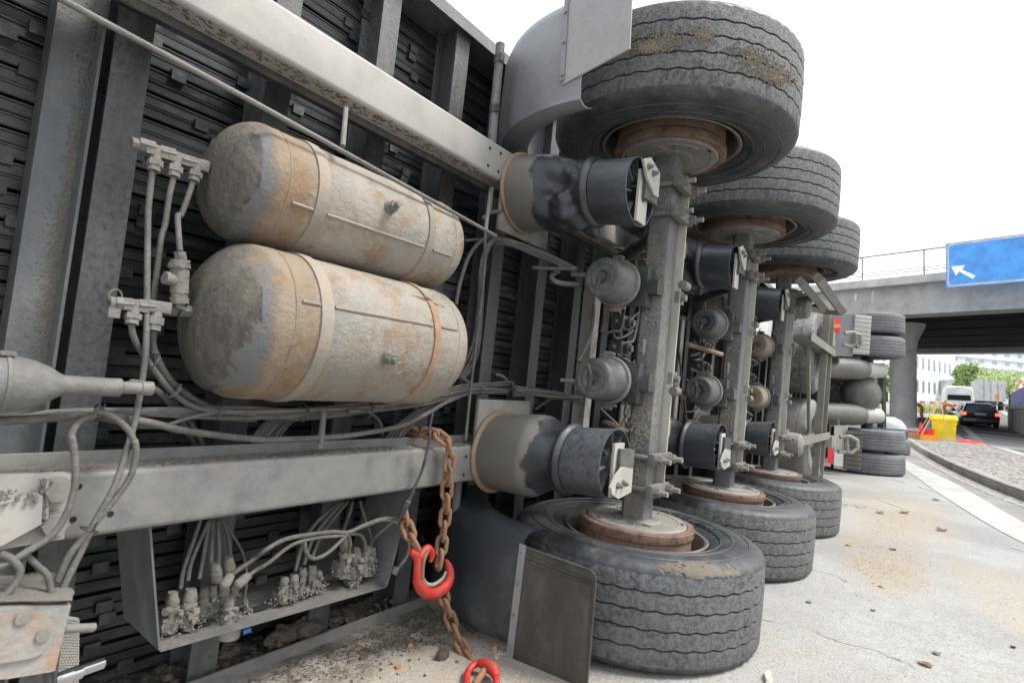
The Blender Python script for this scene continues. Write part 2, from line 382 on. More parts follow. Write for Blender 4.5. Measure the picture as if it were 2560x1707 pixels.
# ---- crossmembers
bm = bmn(); fw = .042
bx(bm, -fw, fw, .738, .746, -.04, 2.475); bx(bm, -.004, .004, .7475, .858, -.04, 2.475); bx(bm, -fw, fw, .8595, .8635, -.04, 2.475)
cm0 = obj('crossmember', bm, 'cross', TR, bev=.0015)
for i in range(-4, 28):
    x = -1.82+.4*i
    c = cm0 if i == -4 else clone(cm0, TR)
    c.location = (x, 0, 0)
# broad upright channel beside the second crossmember
bm = bmn()
bx(bm, -1.972, -1.882, .79, .797, -.04, 2.475); bx(bm, -1.889, -1.882, .742, .7885, -.04, 2.475); bx(bm, -1.972, -1.965, .7985, .86, -.04, 2.475)
obj('upright_channel', bm, 'crossdusty', TR, bev=.0015)
bm = bmn()
for i in range(1500):
    z = rg.triangular(.7, 1.9, 1.1); lump(bm, (-1.892-abs(rg.gauss(0, .011))*(1.5 if z < 1.3 else 1), .7895, z), rg.uniform(.001, .0034), i, 1, .6, (1,.5,1.5))
stuff(obj('mud_splash', bm, 'mud', TR, smooth=False))

# ---- air tanks
def tank(x0, x1, y, z, r, straps, bosses, seam_ang, nm='air_tank'):
    bm = bmn(); prof = []
    d = r*.62
    for k in range(13):
        a = PI/2*k/12; prof.append((r*math.sin(a), x0+d-d*math.cos(a)))
    nn = 22
    for k in range(1, nn): prof.append((r, x0+d+(x1-x0-2*d)*k/nn))
    for k in range(13):
        a = PI/2*k/12; prof.append((r*math.cos(a), x1-d+d*math.sin(a)))
    prof[0] = (.0005, prof[0][1]); prof[-1] = (.0005, prof[-1][1])
    lathe(bm, prof, 64, 'x', (0, y, z)); rough(bm, .0012, 22, int(z*10))
    t = obj(nm, bm, 'tank', TR, sharp=80)
    # mud caked end cap
    from mathutils import noise
    bm = bmn(); lathe(bm, [(max(p[0]*1.006, .0005), p[1]-.0022) for p in prof[:9]]+[(prof[9][0]*.998, prof[9][1])], 64, 'x', (0, y, z))
    for v in bm.verts: v.co.x += .05*noise.noise(Vector((v.co.y*9, v.co.z*9, 3)))*max(0, (v.co.x-x0-.03)/d)
    bmesh.ops.subdivide_edges(bm, edges=bm.edges[:], cuts=1, use_grid_fill=True); rough(bm, .0016, 90, 3); rough(bm, .0016, 230, 5)
    obj('muddy_end', bm, 'mudcap2', t, sharp=80)
    for xs in (x0+d+.03, x1-d-.01):
        bm = bmn(); lathe(bm, [(r*.99, xs-.004), (r*1.008, xs-.002), (r*1.008, xs+.002), (r*.99, xs+.004)], 64, 'x', (0, y, z)); obj('weld_seam', bm, 'tank', t)
    for (xs, w, mm) in straps:
        bm = bmn(); lathe(bm, [(r*.985, xs-w/2), (r+.005, xs-w/2), (r+.0062, xs), (r+.005, xs+w/2), (r*.985, xs+w/2)], 64, 'x', (0, y, z)); rough(bm, .0008, 60, 1)
        obj('strap', bm, mm, t)
    # length-wise weld bead in two stretches
    bm = bmn()
    e = [x0+d+.045]+[s[0] for s in straps]+[x1-d-.02]
    for a, b in ((e[0], e[1]-.02), (e[1]+.024, e[-2]-.02), (e[-2]+.022, e[-1])):
        q = [(a+(b-a)*k/10, y-r*math.cos(seam_ang)*1.003, z-r*math.sin(seam_ang)*1.003) for k in range(11)]
        tube(bm, q, .0045, 8)
    obj('weld_bead', bm, 'strap', t)
    for (px, py, ringed) in bosses:
        q = T(px, py, y=y-r*.8); a = math.asin(max(-1, min(1, (q.z-z)/r))); nrm = Vector((0, -math.cos(a), math.sin(a))); b = Vector((q.x, y, z))+nrm*r*.99
        bm = bmn(); cyl(bm, b, b+nrm*.014, .021, .017); tube(bm, [b+nrm*.014, b+nrm*.03], .0165, 6); cyl(bm, b+nrm*.03, b+nrm*.046, .009); 
        v = obj('drain_valve', bm, 'fitting', t, bev=.001)
        if ringed:
            bm = bmn(); c = b+nrm*.052+Vector((.004,0,-.014)); tube(bm, [c+Vector((.014*math.cos(k*PI/10), -.004*math.sin(k*PI/10), .016*math.sin(k*PI/10))) for k in range(20)], .0016, 6, closed=True)
            obj('pull_ring', bm, 'bolt', v)
    return t
tk1 = tank(-1.70, -.835, .5, 1.41, .160, ((-1.475, .034, 'strap'), (-1.066, .026, 'strap')), ((957, 522, False),), .33)
tk2 = tank(-1.716, -.84, .45, 1.047, .199, ((-1.477, .036, 'strap'), (-1.077, .026, 'strapred')), ((950, 890, True),), -.30)
# lifted corner of sheet metal on the lower tank's strap
bm = bmn()
q = [T(px, py, y=.30) for px, py in ((1040,716),(1068,722),(1092,752),(1128,783),(1112,776),(1078,752))]
prism(bm, q, (0,-.003,0)); obj('bent_strap_end', bm, 'plateold', tk2)

# ---- fittings on the tank ends
def manifold(pts, tees, rr=.0125):
    bm = bmn(); P = [Vector(p) for p in pts]
    tube(bm, [P[0], P[-1]], rr*.72, 10); d = (P[-1]-P[0]).normalized()
    for q in P[1:]: tube(bm, [q-d*.02, q+d*.012], rr*1.25, 6)
    tube(bm, [P[0], P[0]+d*.03], rr*1.1, 10)
    m_ = obj('manifold', bm, 'fitting', TR, bev=.001)
    for (a, b) in tees:
        a, b = Vector(a), Vector(b); e = (b-a); L = e.length; e.normalize(); bm = bmn()
        cbx(bm, a, (.05, .026, .026)); tube(bm, [a, a+e*L*.5], rr*.95, 10); tube(bm, [a+e*L*.45, a+e*L*.75], rr*1.35, 6); tube(bm, [a+e*L*.75, b], rr*1.05, 10)
        obj('tee_fitting', bm, 'fitting', m_, bev=.002)
z1 = lambda x, y, d: T(x*.3634, y*.3634, y=d)
z2 = lambda x, y, d: T(640+x*.3634, y*.3634, y=d)
z4 = lambda x, y, d: T(x*.3634, 540+y*.3634, y=d)
z5 = lambda x, y, d: T(640+x*.3634, 540+y*.3634, y=d)
z6 = lambda x, y, d: T(1240+x*.3634, 540+y*.3634, y=d)
z7 = lambda x, y, d: T(x*.3998, 1080+y*.3998, y=d)
z8 = lambda x, y, d: T(640+x*.3998, 1080+y*.3998, y=d)
manifold([z1(900,985,.49), z1(1020,1010,.49), z1(1160,1060,.49), z1(1300,1115,.49), z1(1430,1150,.5), z1(1500,1155,.5)],
         [(z1(1080,1045,.49), z1(1058,1180,.48)), (z1(1218,1090,.49), z1(1195,1220,.48)), (z1(1355,1135,.49), z1(1330,1250,.48))])
manifold([z4(748,595,.44), z4(860,605,.44), z4(1015,620,.44), z4(1170,645,.45), z4(1290,655,.45), z4(1380,655,.45)],
         [(z4(930,615,.44), z4(905,745,.43)), (z4(1085,625,.44), z4(1060,790,.43))])
bm = bmn(); c = z4(795,555,.435); tube(bm, [c+Vector((.012*math.cos(k*PI/8), 0, .016*math.sin(k*PI/8))) for k in range(16)], .0016, 6, closed=True); bx(bm, c.x-.01, c.x+.012, .43, .436, c.z-.045, c.z-.02)
obj('pull_ring', bm, 'fitting', TR)
# muddy check valve above the lower manifold
bm = bmn(); a, b = z4(1235,640,.44), z4(1240,250,.44); e = b-a
for (t0, t1, r) in ((0,.12,.013), (.1,.2,.02), (.2,.28,.017), (.28,.72,.019), (.72,.8,.023), (.8,.86,.02), (.86,1,.012)): tube(bm, [a+e*t0, a+e*(t0+t1)/2, a+e*t1], r, 14)
tube(bm, [a+e*.5, a+e*.5+Vector((-.035,-.005,.0))], .015, 10); bmesh.ops.subdivide_edges(bm, edges=bm.edges[:], cuts=1, use_grid_fill=True); rough(bm, .003, 60, 4)
obj('check_valve', bm, 'mudcap', TR, sharp=60)

# ---- thin guard rod below the upper beam with its pegs
bm = bmn(); a, b = T(0,-75,y=.36), T(1240,590,y=.36); a = T(145,0,y=.36)+(T(145,0,y=.36)-b)*.35; tube(bm, [a, T(640,259,y=.36), b], .0066, 10)
for (p, q) in (((865,272),(857,366)), ((1227,472),(1214,578))): tube(bm, [T(*p, y=.46), T(*q, y=.36)], .0075, 10)
obj('guard_rod', bm, 'fitting', TR)

# ---- wheels -------------------------------------------------------------------
def tyre_mesh(R=.5187, W=.385, seg=220, grooves=(-.093,-.031,.031,.093), waves=44, zig=.0036, gd=.015):
    bm = bmn(); h = W/2
    side = [(.300,.155),(.318,.170),(.352,.184),(.40,.1915),(.44,.191),(.466,.187),(.486,.181),(.500,.1725),(.510,.162)]
    k = h/.1925
    prof = [(r*R/.5187, -z*k, 0) for r, z in side]
    prof.append((R*.9935, -.151*k, 0))
    for g in grooves:
        g *= k
        prof += [(R-.0006-.9*g*g*.25, g-.0038, 1), (R-gd, g-.0022, 1), (R-gd, g+.0022, 1), (R-.0006-.9*g*g*.25, g+.0038, 1)]
        if g != grooves[-1]*k: prof.append((R-.4*g*g*.2, g+.031*k, 0))
    prof.append((R*.9935, .151*k, 0)); prof += [(r*R/.5187, z*k, 0) for r, z in side[::-1]]
    prof.append((.285*R/.5187, .12, 0)); prof.insert(0, (.285*R/.5187, -.12, 0))
    rings = []
    for (r, z, zg) in prof:
        ring = []
        for i in range(seg):
            a = 2*PI*i/seg; t = (i*waves/seg) % 1; tri = (abs(t-.5)*4-1)
            rn = r-(.0045 if (abs(abs(z)-.151*k) < 1e-6 or abs(abs(z)-.162*k) < 1e-6) and i % 4 == 0 else 0)       # small shoulder notches
            ring.append(bm.verts.new((rn*math.cos(a), rn*math.sin(a), z+(zig*tri if zg else 0))))
        rings.append(ring)
    for q, (A, B) in enumerate(zip(rings, rings[1:])):
        tread = abs(prof[q][1]) < .158*k and abs(prof[q+1][1]) < .158*k and min(prof[q][0], prof[q+1][0]) > R*.9
        for i in range(seg): bm.faces.new((A[i], B[i], B[(i+1) % seg], A[(i+1) % seg])).material_index = 1 if tread else 0
    # ribs moulded on the sidewalls
    for s in (1, -1):
        for rr, zz in ((.452,.1905),(.388,.1905),(.345,.1835)):
            lathe(bm, [((rr-.003)*R/.5187, s*(zz*k-.0015)), (rr*R/.5187, s*(zz*k+.0022)), ((rr+.003)*R/.5187, s*(zz*k-.0015))], 96)
    return bm
def text_mesh(txt, R, size, a0, z, depth=.002):
    cu = bpy.data.curves.new('txt', 'FONT'); cu.body = txt; cu.size = size; cu.extrude = depth; cu.space_character = 1.15
    o = bpy.data.objects.new('txt', cu); COL.objects.link(o)
    dg = bpy.context.evaluated_depsgraph_get(); me = bpy.data.meshes.new_from_object(o.evaluated_get(dg))
    bpy.data.objects.remove(o); bm = bmn(); bm.from_mesh(me); bpy.data.meshes.remove(me)
    for v in bm.verts:
        a = a0-v.co.x/R; r = R+v.co.y; v.co = Vector((r*math.cos(a), r*math.sin(a), z+v.co.z))
    return bm
def make_wheel():
    bm = bmn()
    lathe(bm, [(.297,.158),(.302,.166),(.297,.170),(.286,.165),(.278,.14),(.268,.10),(.262,.03),(.255,-.06),(.23,-.085),(.1,-.09),(.0005,-.09)], 72)
    lathe(bm, [(.27,-.12),(.286,-.165),(.298,-.170),(.302,-.166),(.296,-.158),(.262,-.1),(.25,-.06)], 72)
    w = obj('wheel', bm, 'rim', TR, sharp=40)
    ty_ = obj('tyre', tyre_mesh(), 'tyre', w, sharp=32); ty_.data.materials.append(M['tread'])
    bm = bmn()
    lathe(bm, [(.212,.20),(.2145,.2135),(.236,.2140),(.2415,.209),(.2415,.182),(.237,.174),(.233,.17),(.2325,.02),(.16,.0),(.1,-.05)], 96)
    for i in range(120):                     # worn notches round the lip
        a = 2*PI*i/120; cbx(bm, (.2365*math.cos(a), .2365*math.sin(a), .2135), (.004,.006,.0025), Matrix.Rotation(a, 4, 'Z'))
    obj('brake_drum', bm, 'drum', w, sharp=40)
    bm = bmn()
    rings = lathe(bm, [(.0005,.224),(.10,.224),(.104,.2195),(.172,.2195),(.177,.2225),(.205,.2205),(.211,.214),(.211,.209)], 72)
    for a in (rad(20), rad(200)):            # pressed ribs
        for da in (-.5, 0, .5):
            c0 = Vector((.115*math.cos(a+da*.6), .115*math.sin(a+da*.6), .2205)); c1 = Vector((.168*math.cos(a+da), .168*math.sin(a+da), .2205)); tube(bm, [c0, c1], .005, 6)
        tube(bm, [Vector((.17*math.cos(a+k*.1), .17*math.sin(a+k*.1), .221)) for k in range(-6, 7)], .005, 6)
    sh = obj('dust_shield', bm, 'shield', w, sharp=30)
    for a in (rad(58), rad(-70), rad(150)): bm = bmn(); cbx(bm, (.19*math.cos(a), .19*math.sin(a), .2218), (.011,.028,.003), Matrix.Rotation(a, 4, 'Z')); obj('inspection_hole', bm, 'void', sh)
    obj('raised_lettering', text_mesh('GOODYEAR', .343, .060, rad(14), .1875, .0035), 'letter', w)
    return w
wheel0 = make_wheel()
rots = (0, .9, 2.2, 1.4, 3.1, 4.4)
def place_wheels():
    k = 0
    for i in range(3):
        for s in (-1, 1):
            w = wheel0 if k == 0 else clone(wheel0, TR)
            w.location = (SX*i, 0, CZ+s*WZ)
            w.rotation_euler = (0, 0, rots[k]-.0) if s < 0 else (PI, 0, rots[k])
            k += 1
place_wheels()
# sand stuck to the tread of the upper rear tyre, clay smear on the lower one
bm = bmn(); rg = random.Random(11)
for i in range(2600):
    px, py = rg.choice(((1660,100,40,30),(1760,85,40,16),(1890,150,70,28),(1940,190,40,30),(1620,120,40,14)))[:2], 0
    c = {1660:(70,22), 1760:(22,14), 1890:(55,28), 1940:(45,22), 1620:(40,12)}[px[0]]
    X = px[0]+rg.gauss(0, c[0]*.55); Y = px[1]+rg.gauss(0, c[1]*.55)+(X-px[0])*.28*(1 if X > 1750 else -.05)
    r = TRI.to_3x3() @ ray(X, Y); A = r.x**2+r.y**2; B = 2*(CL.x*r.x+CL.y*r.y); Cc = CL.x**2+CL.y**2-.5185**2
    disc = B*B-4*A*Cc
    if disc < 0: continue
    q = CL+r*((-B-math.sqrt(disc))/(2*A))
    if abs(q.z-CZ-WZ) < .15: lump(bm, q, rg.uniform(.001, .0036), i, 1, .6, (1.2,1.2,.8))
stuff(obj('stuck_sand', bm, mat('stuck_sand', (.25,.215,.165), .95, bump=.8, bscl=80, fine=.8), TR, smooth=False))

from mathutils import noise
bm = bmn(); q = T(1770, 1425, z=CZ-WZ+.185); ac = math.atan2(q.y, q.x); gv = []
sec_ = [(.44,.1915),(.466,.1875),(.486,.1815),(.500,.173),(.5105,.1625),(.5155,.151)]
for i in range(181):        # thin skin of clay on the shoulder of the lower rear tyre
    t = -.62+1.24*i/180; row = []
    for j in range(26):
        u = j/25*(len(sec_)-1); k = min(int(u), len(sec_)-2); f_ = u-k; r = sec_[k][0]+(sec_[k+1][0]-sec_[k][0])*f_; z = sec_[k][1]+(sec_[k+1][1]-sec_[k][1])*f_
        m = noise.noise(Vector((t*9, r*40, 5)))*.5+noise.noise(Vector((t*40, r*130, 2)))*.45+.42-abs(t/.5)**2-abs((j-13)/13)**2*.7; h = .0006+.0012*max(0, m)
        row.append((bm.verts.new(((r+h)*math.cos(ac+t), (r+h)*math.sin(ac+t), CZ-WZ+z+h)), m))
    gv.append(row)
for i in range(180):
    for j in range(25):
        c4 = (gv[i][j], gv[i+1][j], gv[i+1][j+1], gv[i][j+1])
        if min(x[1] for x in c4) > 0: bm.faces.new([x[0] for x in c4])
bmesh.ops.delete(bm, geom=[v for v in bm.verts if not v.link_faces], context='VERTS')
stuff(obj('clay_smear', bm, mat('clay_smear', (.125,.108,.09), .9, dust=.5, dcol=(.19,.162,.13), bump=.3), TR, smooth=False))

# ---- axle beams, u-bolts, air springs, arms, brake chambers ---------------------
def bag_disp(kind, seed):
    def fn(r, h, a): return r, h
    return fn
def make_axle():
    parts = []
    def add(o): parts.append(o); return o
    b, c = .054, .016; bm = bmn()
    sec = [(-b+c,-b),(b-c,-b),(b-c*.3,-b+c*.3),(b,-b+c),(b,b-c),(b-c,b),(-b+c,b),(-b,b-c),(-b,-b+c),(-b+c*.3,-b+c*.3)]
    zs = [CZ-AZ-.01+(2*AZ+.02)*k/60 for k in range(61)]; rings = [[bm.verts.new((x, y, z)) for x, y in sec] for z in zs]
    for A, B in zip(rings, rings[1:]):
        for k in range(len(sec)): bm.faces.new((A[k], A[(k+1) % len(sec)], B[(k+1) % len(sec)], B[k]))
    ax = add(obj('axle_beam', bm, 'axle', TR))
    bm = bmn(); rg = random.Random(21)
    for i in range(520):
        z = rg.choice((rg.uniform(.55, .78), rg.uniform(.5, 1.9), rg.uniform(1.25, 1.6), rg.uniform(.78,.9)))
        lump(bm, (-b-.0005, rg.uniform(-.045, .055)*rg.uniform(.3, 1), z), rg.uniform(.0025, .0075), i, 1, .6, (.45,1,1))
    stuff(obj('mud_crust', bm, mat('axle_mud', (.27,.245,.21), .95, bump=.9, bscl=80, fine=.6), ax, smooth=False))
    bm = bmn(); cbx(bm, (-b-.001, .012, 1.16), (.003,.012,.062)); obj('type_plate', bm, 'platelight', ax, bev=.001)
    # stiffening flat on the far side
    bm = bmn(); bx(bm, .06, .07, -.085, .0, .56, 1.85); add(obj('axle_flat', bm, 'platelight', TR, bev=.002))
    for s in (-1, 1):
        zs_ = (CZ+s*.525, CZ+s*.655)
        for z in zs_:
            bm = bmn()
            q = [(-.070,-.155,z),(-.070,.12,z)]+[(-.070*math.cos(k*PI/8), .12+.05*math.sin(k*PI/8), z) for k in range(1, 8)]+[(.070,.12,z),(.070,-.155,z)]
            tube(bm, q, .0115, 12); ub = add(obj('u_bolt', bm, 'bolt', TR))
            bm = bmn(); cbx(bm, (0,-.083,z), (.2,.034,.048)); obj('clamp_block', bm, 'fitting', ub, bev=.008)
            for x in (-.070, .070):
                bm = bmn(); nut(bm, (x,-.1,z), (0,-1,0), .021, .022); cyl(bm, (x,-.1005,z), (x,-.103,z), .025, seg=20); obj('nut', bm, 'fitting', ub, bev=.0015)
        # trailing arm and hanger
        bm = bmn(); za = CZ+s*.59
        ctr = spline([(.62,.34,za),(.35,.22,za),(.1,.118,za),(-.1,.105,za),(-.24,.02,za-s*.03),(-.33,-.098,za-s*.08),(-.46,-.104,za-s*.09)], 5)
        rings = []
        for i, p in enumerate(ctr):
            d = (ctr[min(i+1, len(ctr)-1)]-ctr[max(i-1, 0)]).normalized(); nrm = Vector((-d.y, d.x, 0)); hh = .05 if i < 18 else .042; ww = .022 if i < 18 else .008
            rings.append([bm.verts.new(p+nrm*a+Vector((0,0,bq))) for a, bq in ((-ww,-hh),(ww,-hh),(ww,hh),(-ww,hh))])
        for A, B in zip(rings, rings[1:]):
            for k in range(4): bm.faces.new((A[k], A[(k+1)%4], B[(k+1)%4], B[k]))
        bm.faces.new(rings[0]); bm.faces.new(rings[-1][::-1])
        add(obj('trailing_arm', bm, 'chassis', TR, bev=.003))
        bm = bmn()
        for dz in (-.075, .066): prism(bm, [(.42,.45,za+dz),(.80,.45,za+dz),(.72,.30,za+dz),(.64,.27,za+dz),(.56,.30,za+dz)], (0,0,.009))
        cyl(bm, (.62,.34,za-.09), (.62,.34,za+.09), .03, seg=16)
        add(obj('hanger_bracket', bm, 'crossdusty', TR, bev=.002))
        # shock absorber
        bm = bmn(); zz = CZ+s*.47; cyl(bm, (.06,.06,zz), (.30,.26,zz), .03); cyl(bm, (.28,.243,zz), (.5,.43,zz), .038); add(obj('shock_absorber', bm, 'chassis', TR, sharp=40))
        # bracket plate bolted beside the air spring piston
        bm = bmn()
        if s > 0: q = [(-.52,-.112,1.795),(-.46,-.112,1.823),(-.365,-.112,1.797),(-.36,-.112,1.706),(-.40,-.112,1.70),(-.475,-.112,1.745)]
        else: q = [(-.535,-.112,.63),(-.52,-.112,.605),(-.468,-.112,.584),(-.363,-.112,.597),(-.365,-.112,.683),(-.45,-.112,.695),(-.5,-.112,.67)]
        prism(bm, q if s > 0 else q, (0,-.010,0)); bk = add(obj('arm_bracket', bm, 'platelight', TR, bev=.003))
        for (px, py) in (((1621,417),(1633,434)) if s > 0 else ((1544,1213),(1557,1208))):
            w = T(px, py, y=-.122); bm = bmn(); cyl(bm, (w.x,-.1225,w.z), (w.x,-.125,w.z), .013, seg=14); nut(bm, (w.x,-.125,w.z), (0,-1,0), .0095, .011); cyl(bm, (w.x,-.135,w.z), (w.x,-.144,w.z), .005, seg=10)
            obj('bolt', bm, 'fitting', bk)
        # air spring: plate on the beam, rubber bellows, bead ring, piston
        bz0, bz1 = ((1.752, 1.70) if s > 0 else (.655, .70)); P0, P1 = Vector((-.45,.448,bz0)), Vector((-.45,-.088,bz1))
        dz = (bz1-bz0)
        def prof(lst, seg, dsp=None):
            bm = bmn(); rings = []
            for (t, r) in lst:
                cc = P0+(P1-P0)*t; ring = []
                for k in range(seg):
                    a = 2*PI*k/seg; rr, of = (r, (0,0,0)) if dsp is None else dsp(t, r, a)
                    ring.append(bm.verts.new(cc+Vector((rr*math.cos(a), 0, rr*math.sin(a)))+Vector(of)))
                rings.append(ring)
            for A, B in zip(rings, rings[1:]):
                for k in range(seg): bm.faces.new((A[k], A[(k+1) % seg], B[(k+1) % seg], B[k]))
            return bm, rings
        from mathutils import noise
        ss = lambda t, a, b: max(0, min(1, (t-a)/(b-a)))**2*(3-2*max(0, min(1, (t-a)/(b-a))))
        if s > 0:
            base = [(k/70*.665, 0) for k in range(71)]
            def dsp(t, r, a):
                rr = .160-.010*ss(t, .0, .5)-.024*ss(t, .5, .63)
                e = ss(t, .26, .46)*(1-ss(t, .58, .66))
                dent = max(0, math.cos(a-rad(232)+t*2.2))**3*.10+max(0, math.cos(a-rad(128)-t*1.5))**4*.07+max(0, math.cos(a-rad(350)))**2*.03
                fold = .010*math.sin(3*a+t*9)*math.sin(t*14)+.05*noise.noise(Vector((math.cos(a)*1.6, t*5, math.sin(a)*1.6)))+.02*noise.noise(Vector((math.cos(a)*4, t*11, math.sin(a)*4)))
                return rr-e*(dent*.5+.002)+e*fold, (0, e*.025*math.sin(a*2+1), -.012*e)
        else:
            base = [(k/70*.665, 0) for k in range(71)]
            def dsp(t, r, a):
                rr = .152+.011*math.sin(min(t, .5)*PI)
                e = ss(t, .38, .62); rr = rr*(1-e)+.119*e
                lobe = ss(t, .36, .5)*(1-ss(t, .57, .66))
                rr += lobe*(.010*math.cos(a-rad(95))-.020*max(0, math.cos(a-rad(150)+t*1.5))**4-.012*max(0, math.cos(a-rad(215)))**2+.012*noise.noise(Vector((math.cos(a)*1.2, t*6, math.sin(a)*1.2))))
                return rr, (0, 0, 0)
        bm, _ = prof(base, 72, dsp)
        asp = add(obj('air_spring', bm, 'bag' if s < 0 else 'bagtop', TR, sharp=70))
        bm, _ = prof([(-.004,.158),(-.004,.166),(.004,.170),(.016,.170),(.024,.164),(.026,.150)], 72); obj('crimp_ring', bm, 'rustring', asp)
        ring_l = []
        for k in range(17): t = .625+.07*k/16; ring_l.append((t, .122+.015*math.sin(PI*k/16)))
        bm, _ = prof(ring_l, 96, lambda t, r, a: (r+.0012*math.sin(a*96/2*1.0), (0,0,0))); obj('bead_ring', bm, 'bag', asp)
        bm, rg_ = prof([(.68,.10),(.695,.118),(.70,.1215),(.71,.1225),(.86,.1235),(.985,.1265),(1.0,.1265),(1.0,.1225),(.97,.120),(.93,.119)], 72); capring(bm, rg_[-1])
        pis = obj('piston', bm, 'piston', asp, sharp=30)
        bm = bmn()
        for k in range(8):
            a = k*PI/4+.2; cbx(bm, (-.45+.085*math.cos(a), -.062, bz1+.085*math.sin(a)), (.07,.03,.004), Matrix.Rotation(-a, 4, 'Y'))
        obj('piston_rib', bm, 'chassis', asp)
        bm = bmn(); bx(bm, -.485, -.405, -.098, -.088, bz1-.115, bz1+.075); obj('piston_plate', bm, 'platelight', asp, bev=.003)
        bm = bmn(); w = Vector((-.445,-.0985,bz1-.02)); tube(bm, [w+Vector((.010*math.cos(k*PI/8), 0, .016*math.sin(k*PI/8))) for k in range(16)], .003, 6, closed=True); obj('plate_hole', bm, 'chassis', asp)
        # mounting plate welded to the end of the beam
        bm = bmn(); zz0, zz1 = ((1.56, 1.875) if s > 0 else (.552, .868)); bx(bm, -.595, -.23, .452, .464, zz0, zz1); add(obj('mounting_plate', bm, 'plateold', TR, bev=.004))
        # brake chamber
        zc = CZ+(.193 if s > 0 else -.217); bm = bmn(); y0 = .098
        lathe(bm, [(.0005,-.330),(.022,-.3305),(.027,-.336),(.031,-.3385),(.048,-.3385),(.051,-.336),(.055,-.336),(.058,-.3395),(.070,-.3395),(.0765,-.337),(.081,-.3315),(.0835,-.323),(.0845,-.30),(.085,-.225),(.09,-.214),(.0925,-.206)], 56, 'x', (0,y0,zc))
        lathe(bm, [(.0915,-.192),(.089,-.17),(.082,-.145),(.07,-.125),(.0005,-.12)], 56, 'x', (0,y0,zc))
        
        chb = add(obj('brake_chamber', bm, 'chamber', TR, sharp=34))
        bm = bmn(); lathe(bm, [(.09,-.208),(.100,-.207),(.103,-.202),(.103,-.190),(.100,-.185),(.09,-.184)], 56, 'x', (0,y0,zc)); 
        for a in (rad(60), rad(-120)):
            p = Vector((-.196, y0+.107*math.cos(a+.4), zc+.107*math.sin(a+.4))); cbx(bm, p, (.014,.03,.03)); dd = Vector((0, -math.sin(a+.4), math.cos(a+.4))); tube(bm, [p-dd*.035, p+dd*.035], .006, 8); nut(bm, p+dd*.018, dd, .011, .012)
        obj('clamp_ring', bm, 'fitting', chb)
        bm = bmn(); k0 = Vector((-.338, y0, zc)); tube(bm, [k0+Vector((.004,0,0)), k0+Vector((-.009,0,0))], .019 if s > 0 else .014, 6 if s < 0 else 16)
        dr = Vector((0, .02, -.045)) if s > 0 else Vector((0, .012, -.048)); tube(bm, [k0+Vector((0,0,0)), k0+dr*.5+Vector((-.002,0,0)), k0+dr], .009, 8)
        if s < 0: tube(bm, [k0+Vector((0,.004,.012)), k0+Vector((-.003,.012,.035)), k0+Vector((-.004,.02,.055))], .007, 8); tube(bm, [k0+Vector((-.009,0,0)), k0+Vector((-.011,0,0))], .007, 10)
        obj('release_bolt', bm, 'chamber', chb)
        bm = bmn(); bx(bm, -.128, -.118, y0-.105, y0+.09, zc-.085, zc+.085); bx(bm, -.118, -.06, y0-.105, y0-.095, zc-.085, zc+.085); bx(bm, -.118, -.03, -.05, .04, zc-.03, zc+.03)
        add(obj('chamber_bracket', bm, 'chassis', TR, bev=.002))
        for dy, dz_ in ((.05,.05),(-.05,-.05)):
            pass
        bm = bmn(); pp = Vector((-.27, y0+.075, zc+.02*s)); tube(bm, [pp, pp+Vector((-.02,.05,0))], .011, 8); tube(bm, [pp+Vector((-.02,.05,0)), pp+Vector((-.03,.09,0))], .008, 8); obj('port_fitting', bm, 'fitting', chb)
        # s-cam shaft and slack adjuster on the far side
        bm = bmn(); cyl(bm, (.115,.02,CZ+s*.16), (.115,.02,CZ+s*.78), .019); cyl(bm, (.115,.02,CZ+s*.30), (.115,.02,CZ+s*.345), .036); cbx(bm, (.10,-.015,CZ+s*.17), (.05,.13,.035)); cbx(bm, (.09,-.05,CZ+s*.4), (.05,.05,.07))
        add(obj('brake_camshaft', bm, 'chamberrust', TR, bev=.002))
        bm = bmn(); cbx(bm, (.085,-.07,CZ+s*.18), (.05,.03,.06)); cyl(bm, (.06,-.09,CZ+s*.235), (.12,-.09,CZ+s*.235), .02); nut(bm, (.085,-.085,CZ+s*.18), (0,-1,0), .016, .02); add(obj('slack_adjuster', bm, 'fitting', TR, bev=.004))
    return parts
ax0 = make_axle()
for i in (1, 2):
    for o in ax0:
        c = clone(o, TR, dloc=(SX*i, 0, 0))
        if i == 2 and o.name.startswith('brake_chamber'):
            me = c.data.copy(); me.materials.clear(); me.materials.append(M['chamberrust']); c.data = me
# braces and pipes between the axles
bm = bmn(); a, b = T(1497,740,y=.45), T(1478,1060,y=.45); prism(bm, [(a.x-.035,.45,b.z-.05),(a.x+.03,.45,b.z-.05),(a.x+.03,.45,a.z+.08),(a.x-.035,.45,a.z+.08)], (0,.012,0)); prism(bm, [(a.x-.035,.4635,b.z-.05),(a.x-.027,.4635,b.z-.05),(a.x-.027,.4635,a.z+.08),(a.x-.035,.4635,a.z+.08)], (0,.06,0))
br = obj('hanger_brace', bm, 'plateold', TR, bev=.002); clone(br, TR, loc=(SX,0,0)); clone(br, TR, loc=(2*SX,0,0))
bm = bmn(); a = T(1720,860,y=.2); cyl(bm, a, a+Vector((.75,.0,0)), .016); obj('cross_pipe', bm, 'rustring', TR)
for (pa, pb, y) in (((1700,640),(1620,800),.38), ((1690,980),(1600,1060),.3), ((1500,1020),(1560,1075),.25)):
    bm = bmn(); tube(bm, [T(*pa, y=y), T(*pb, y=y+.05)], .005, 6); obj('linkage_rod', bm, 'fitting', TR)

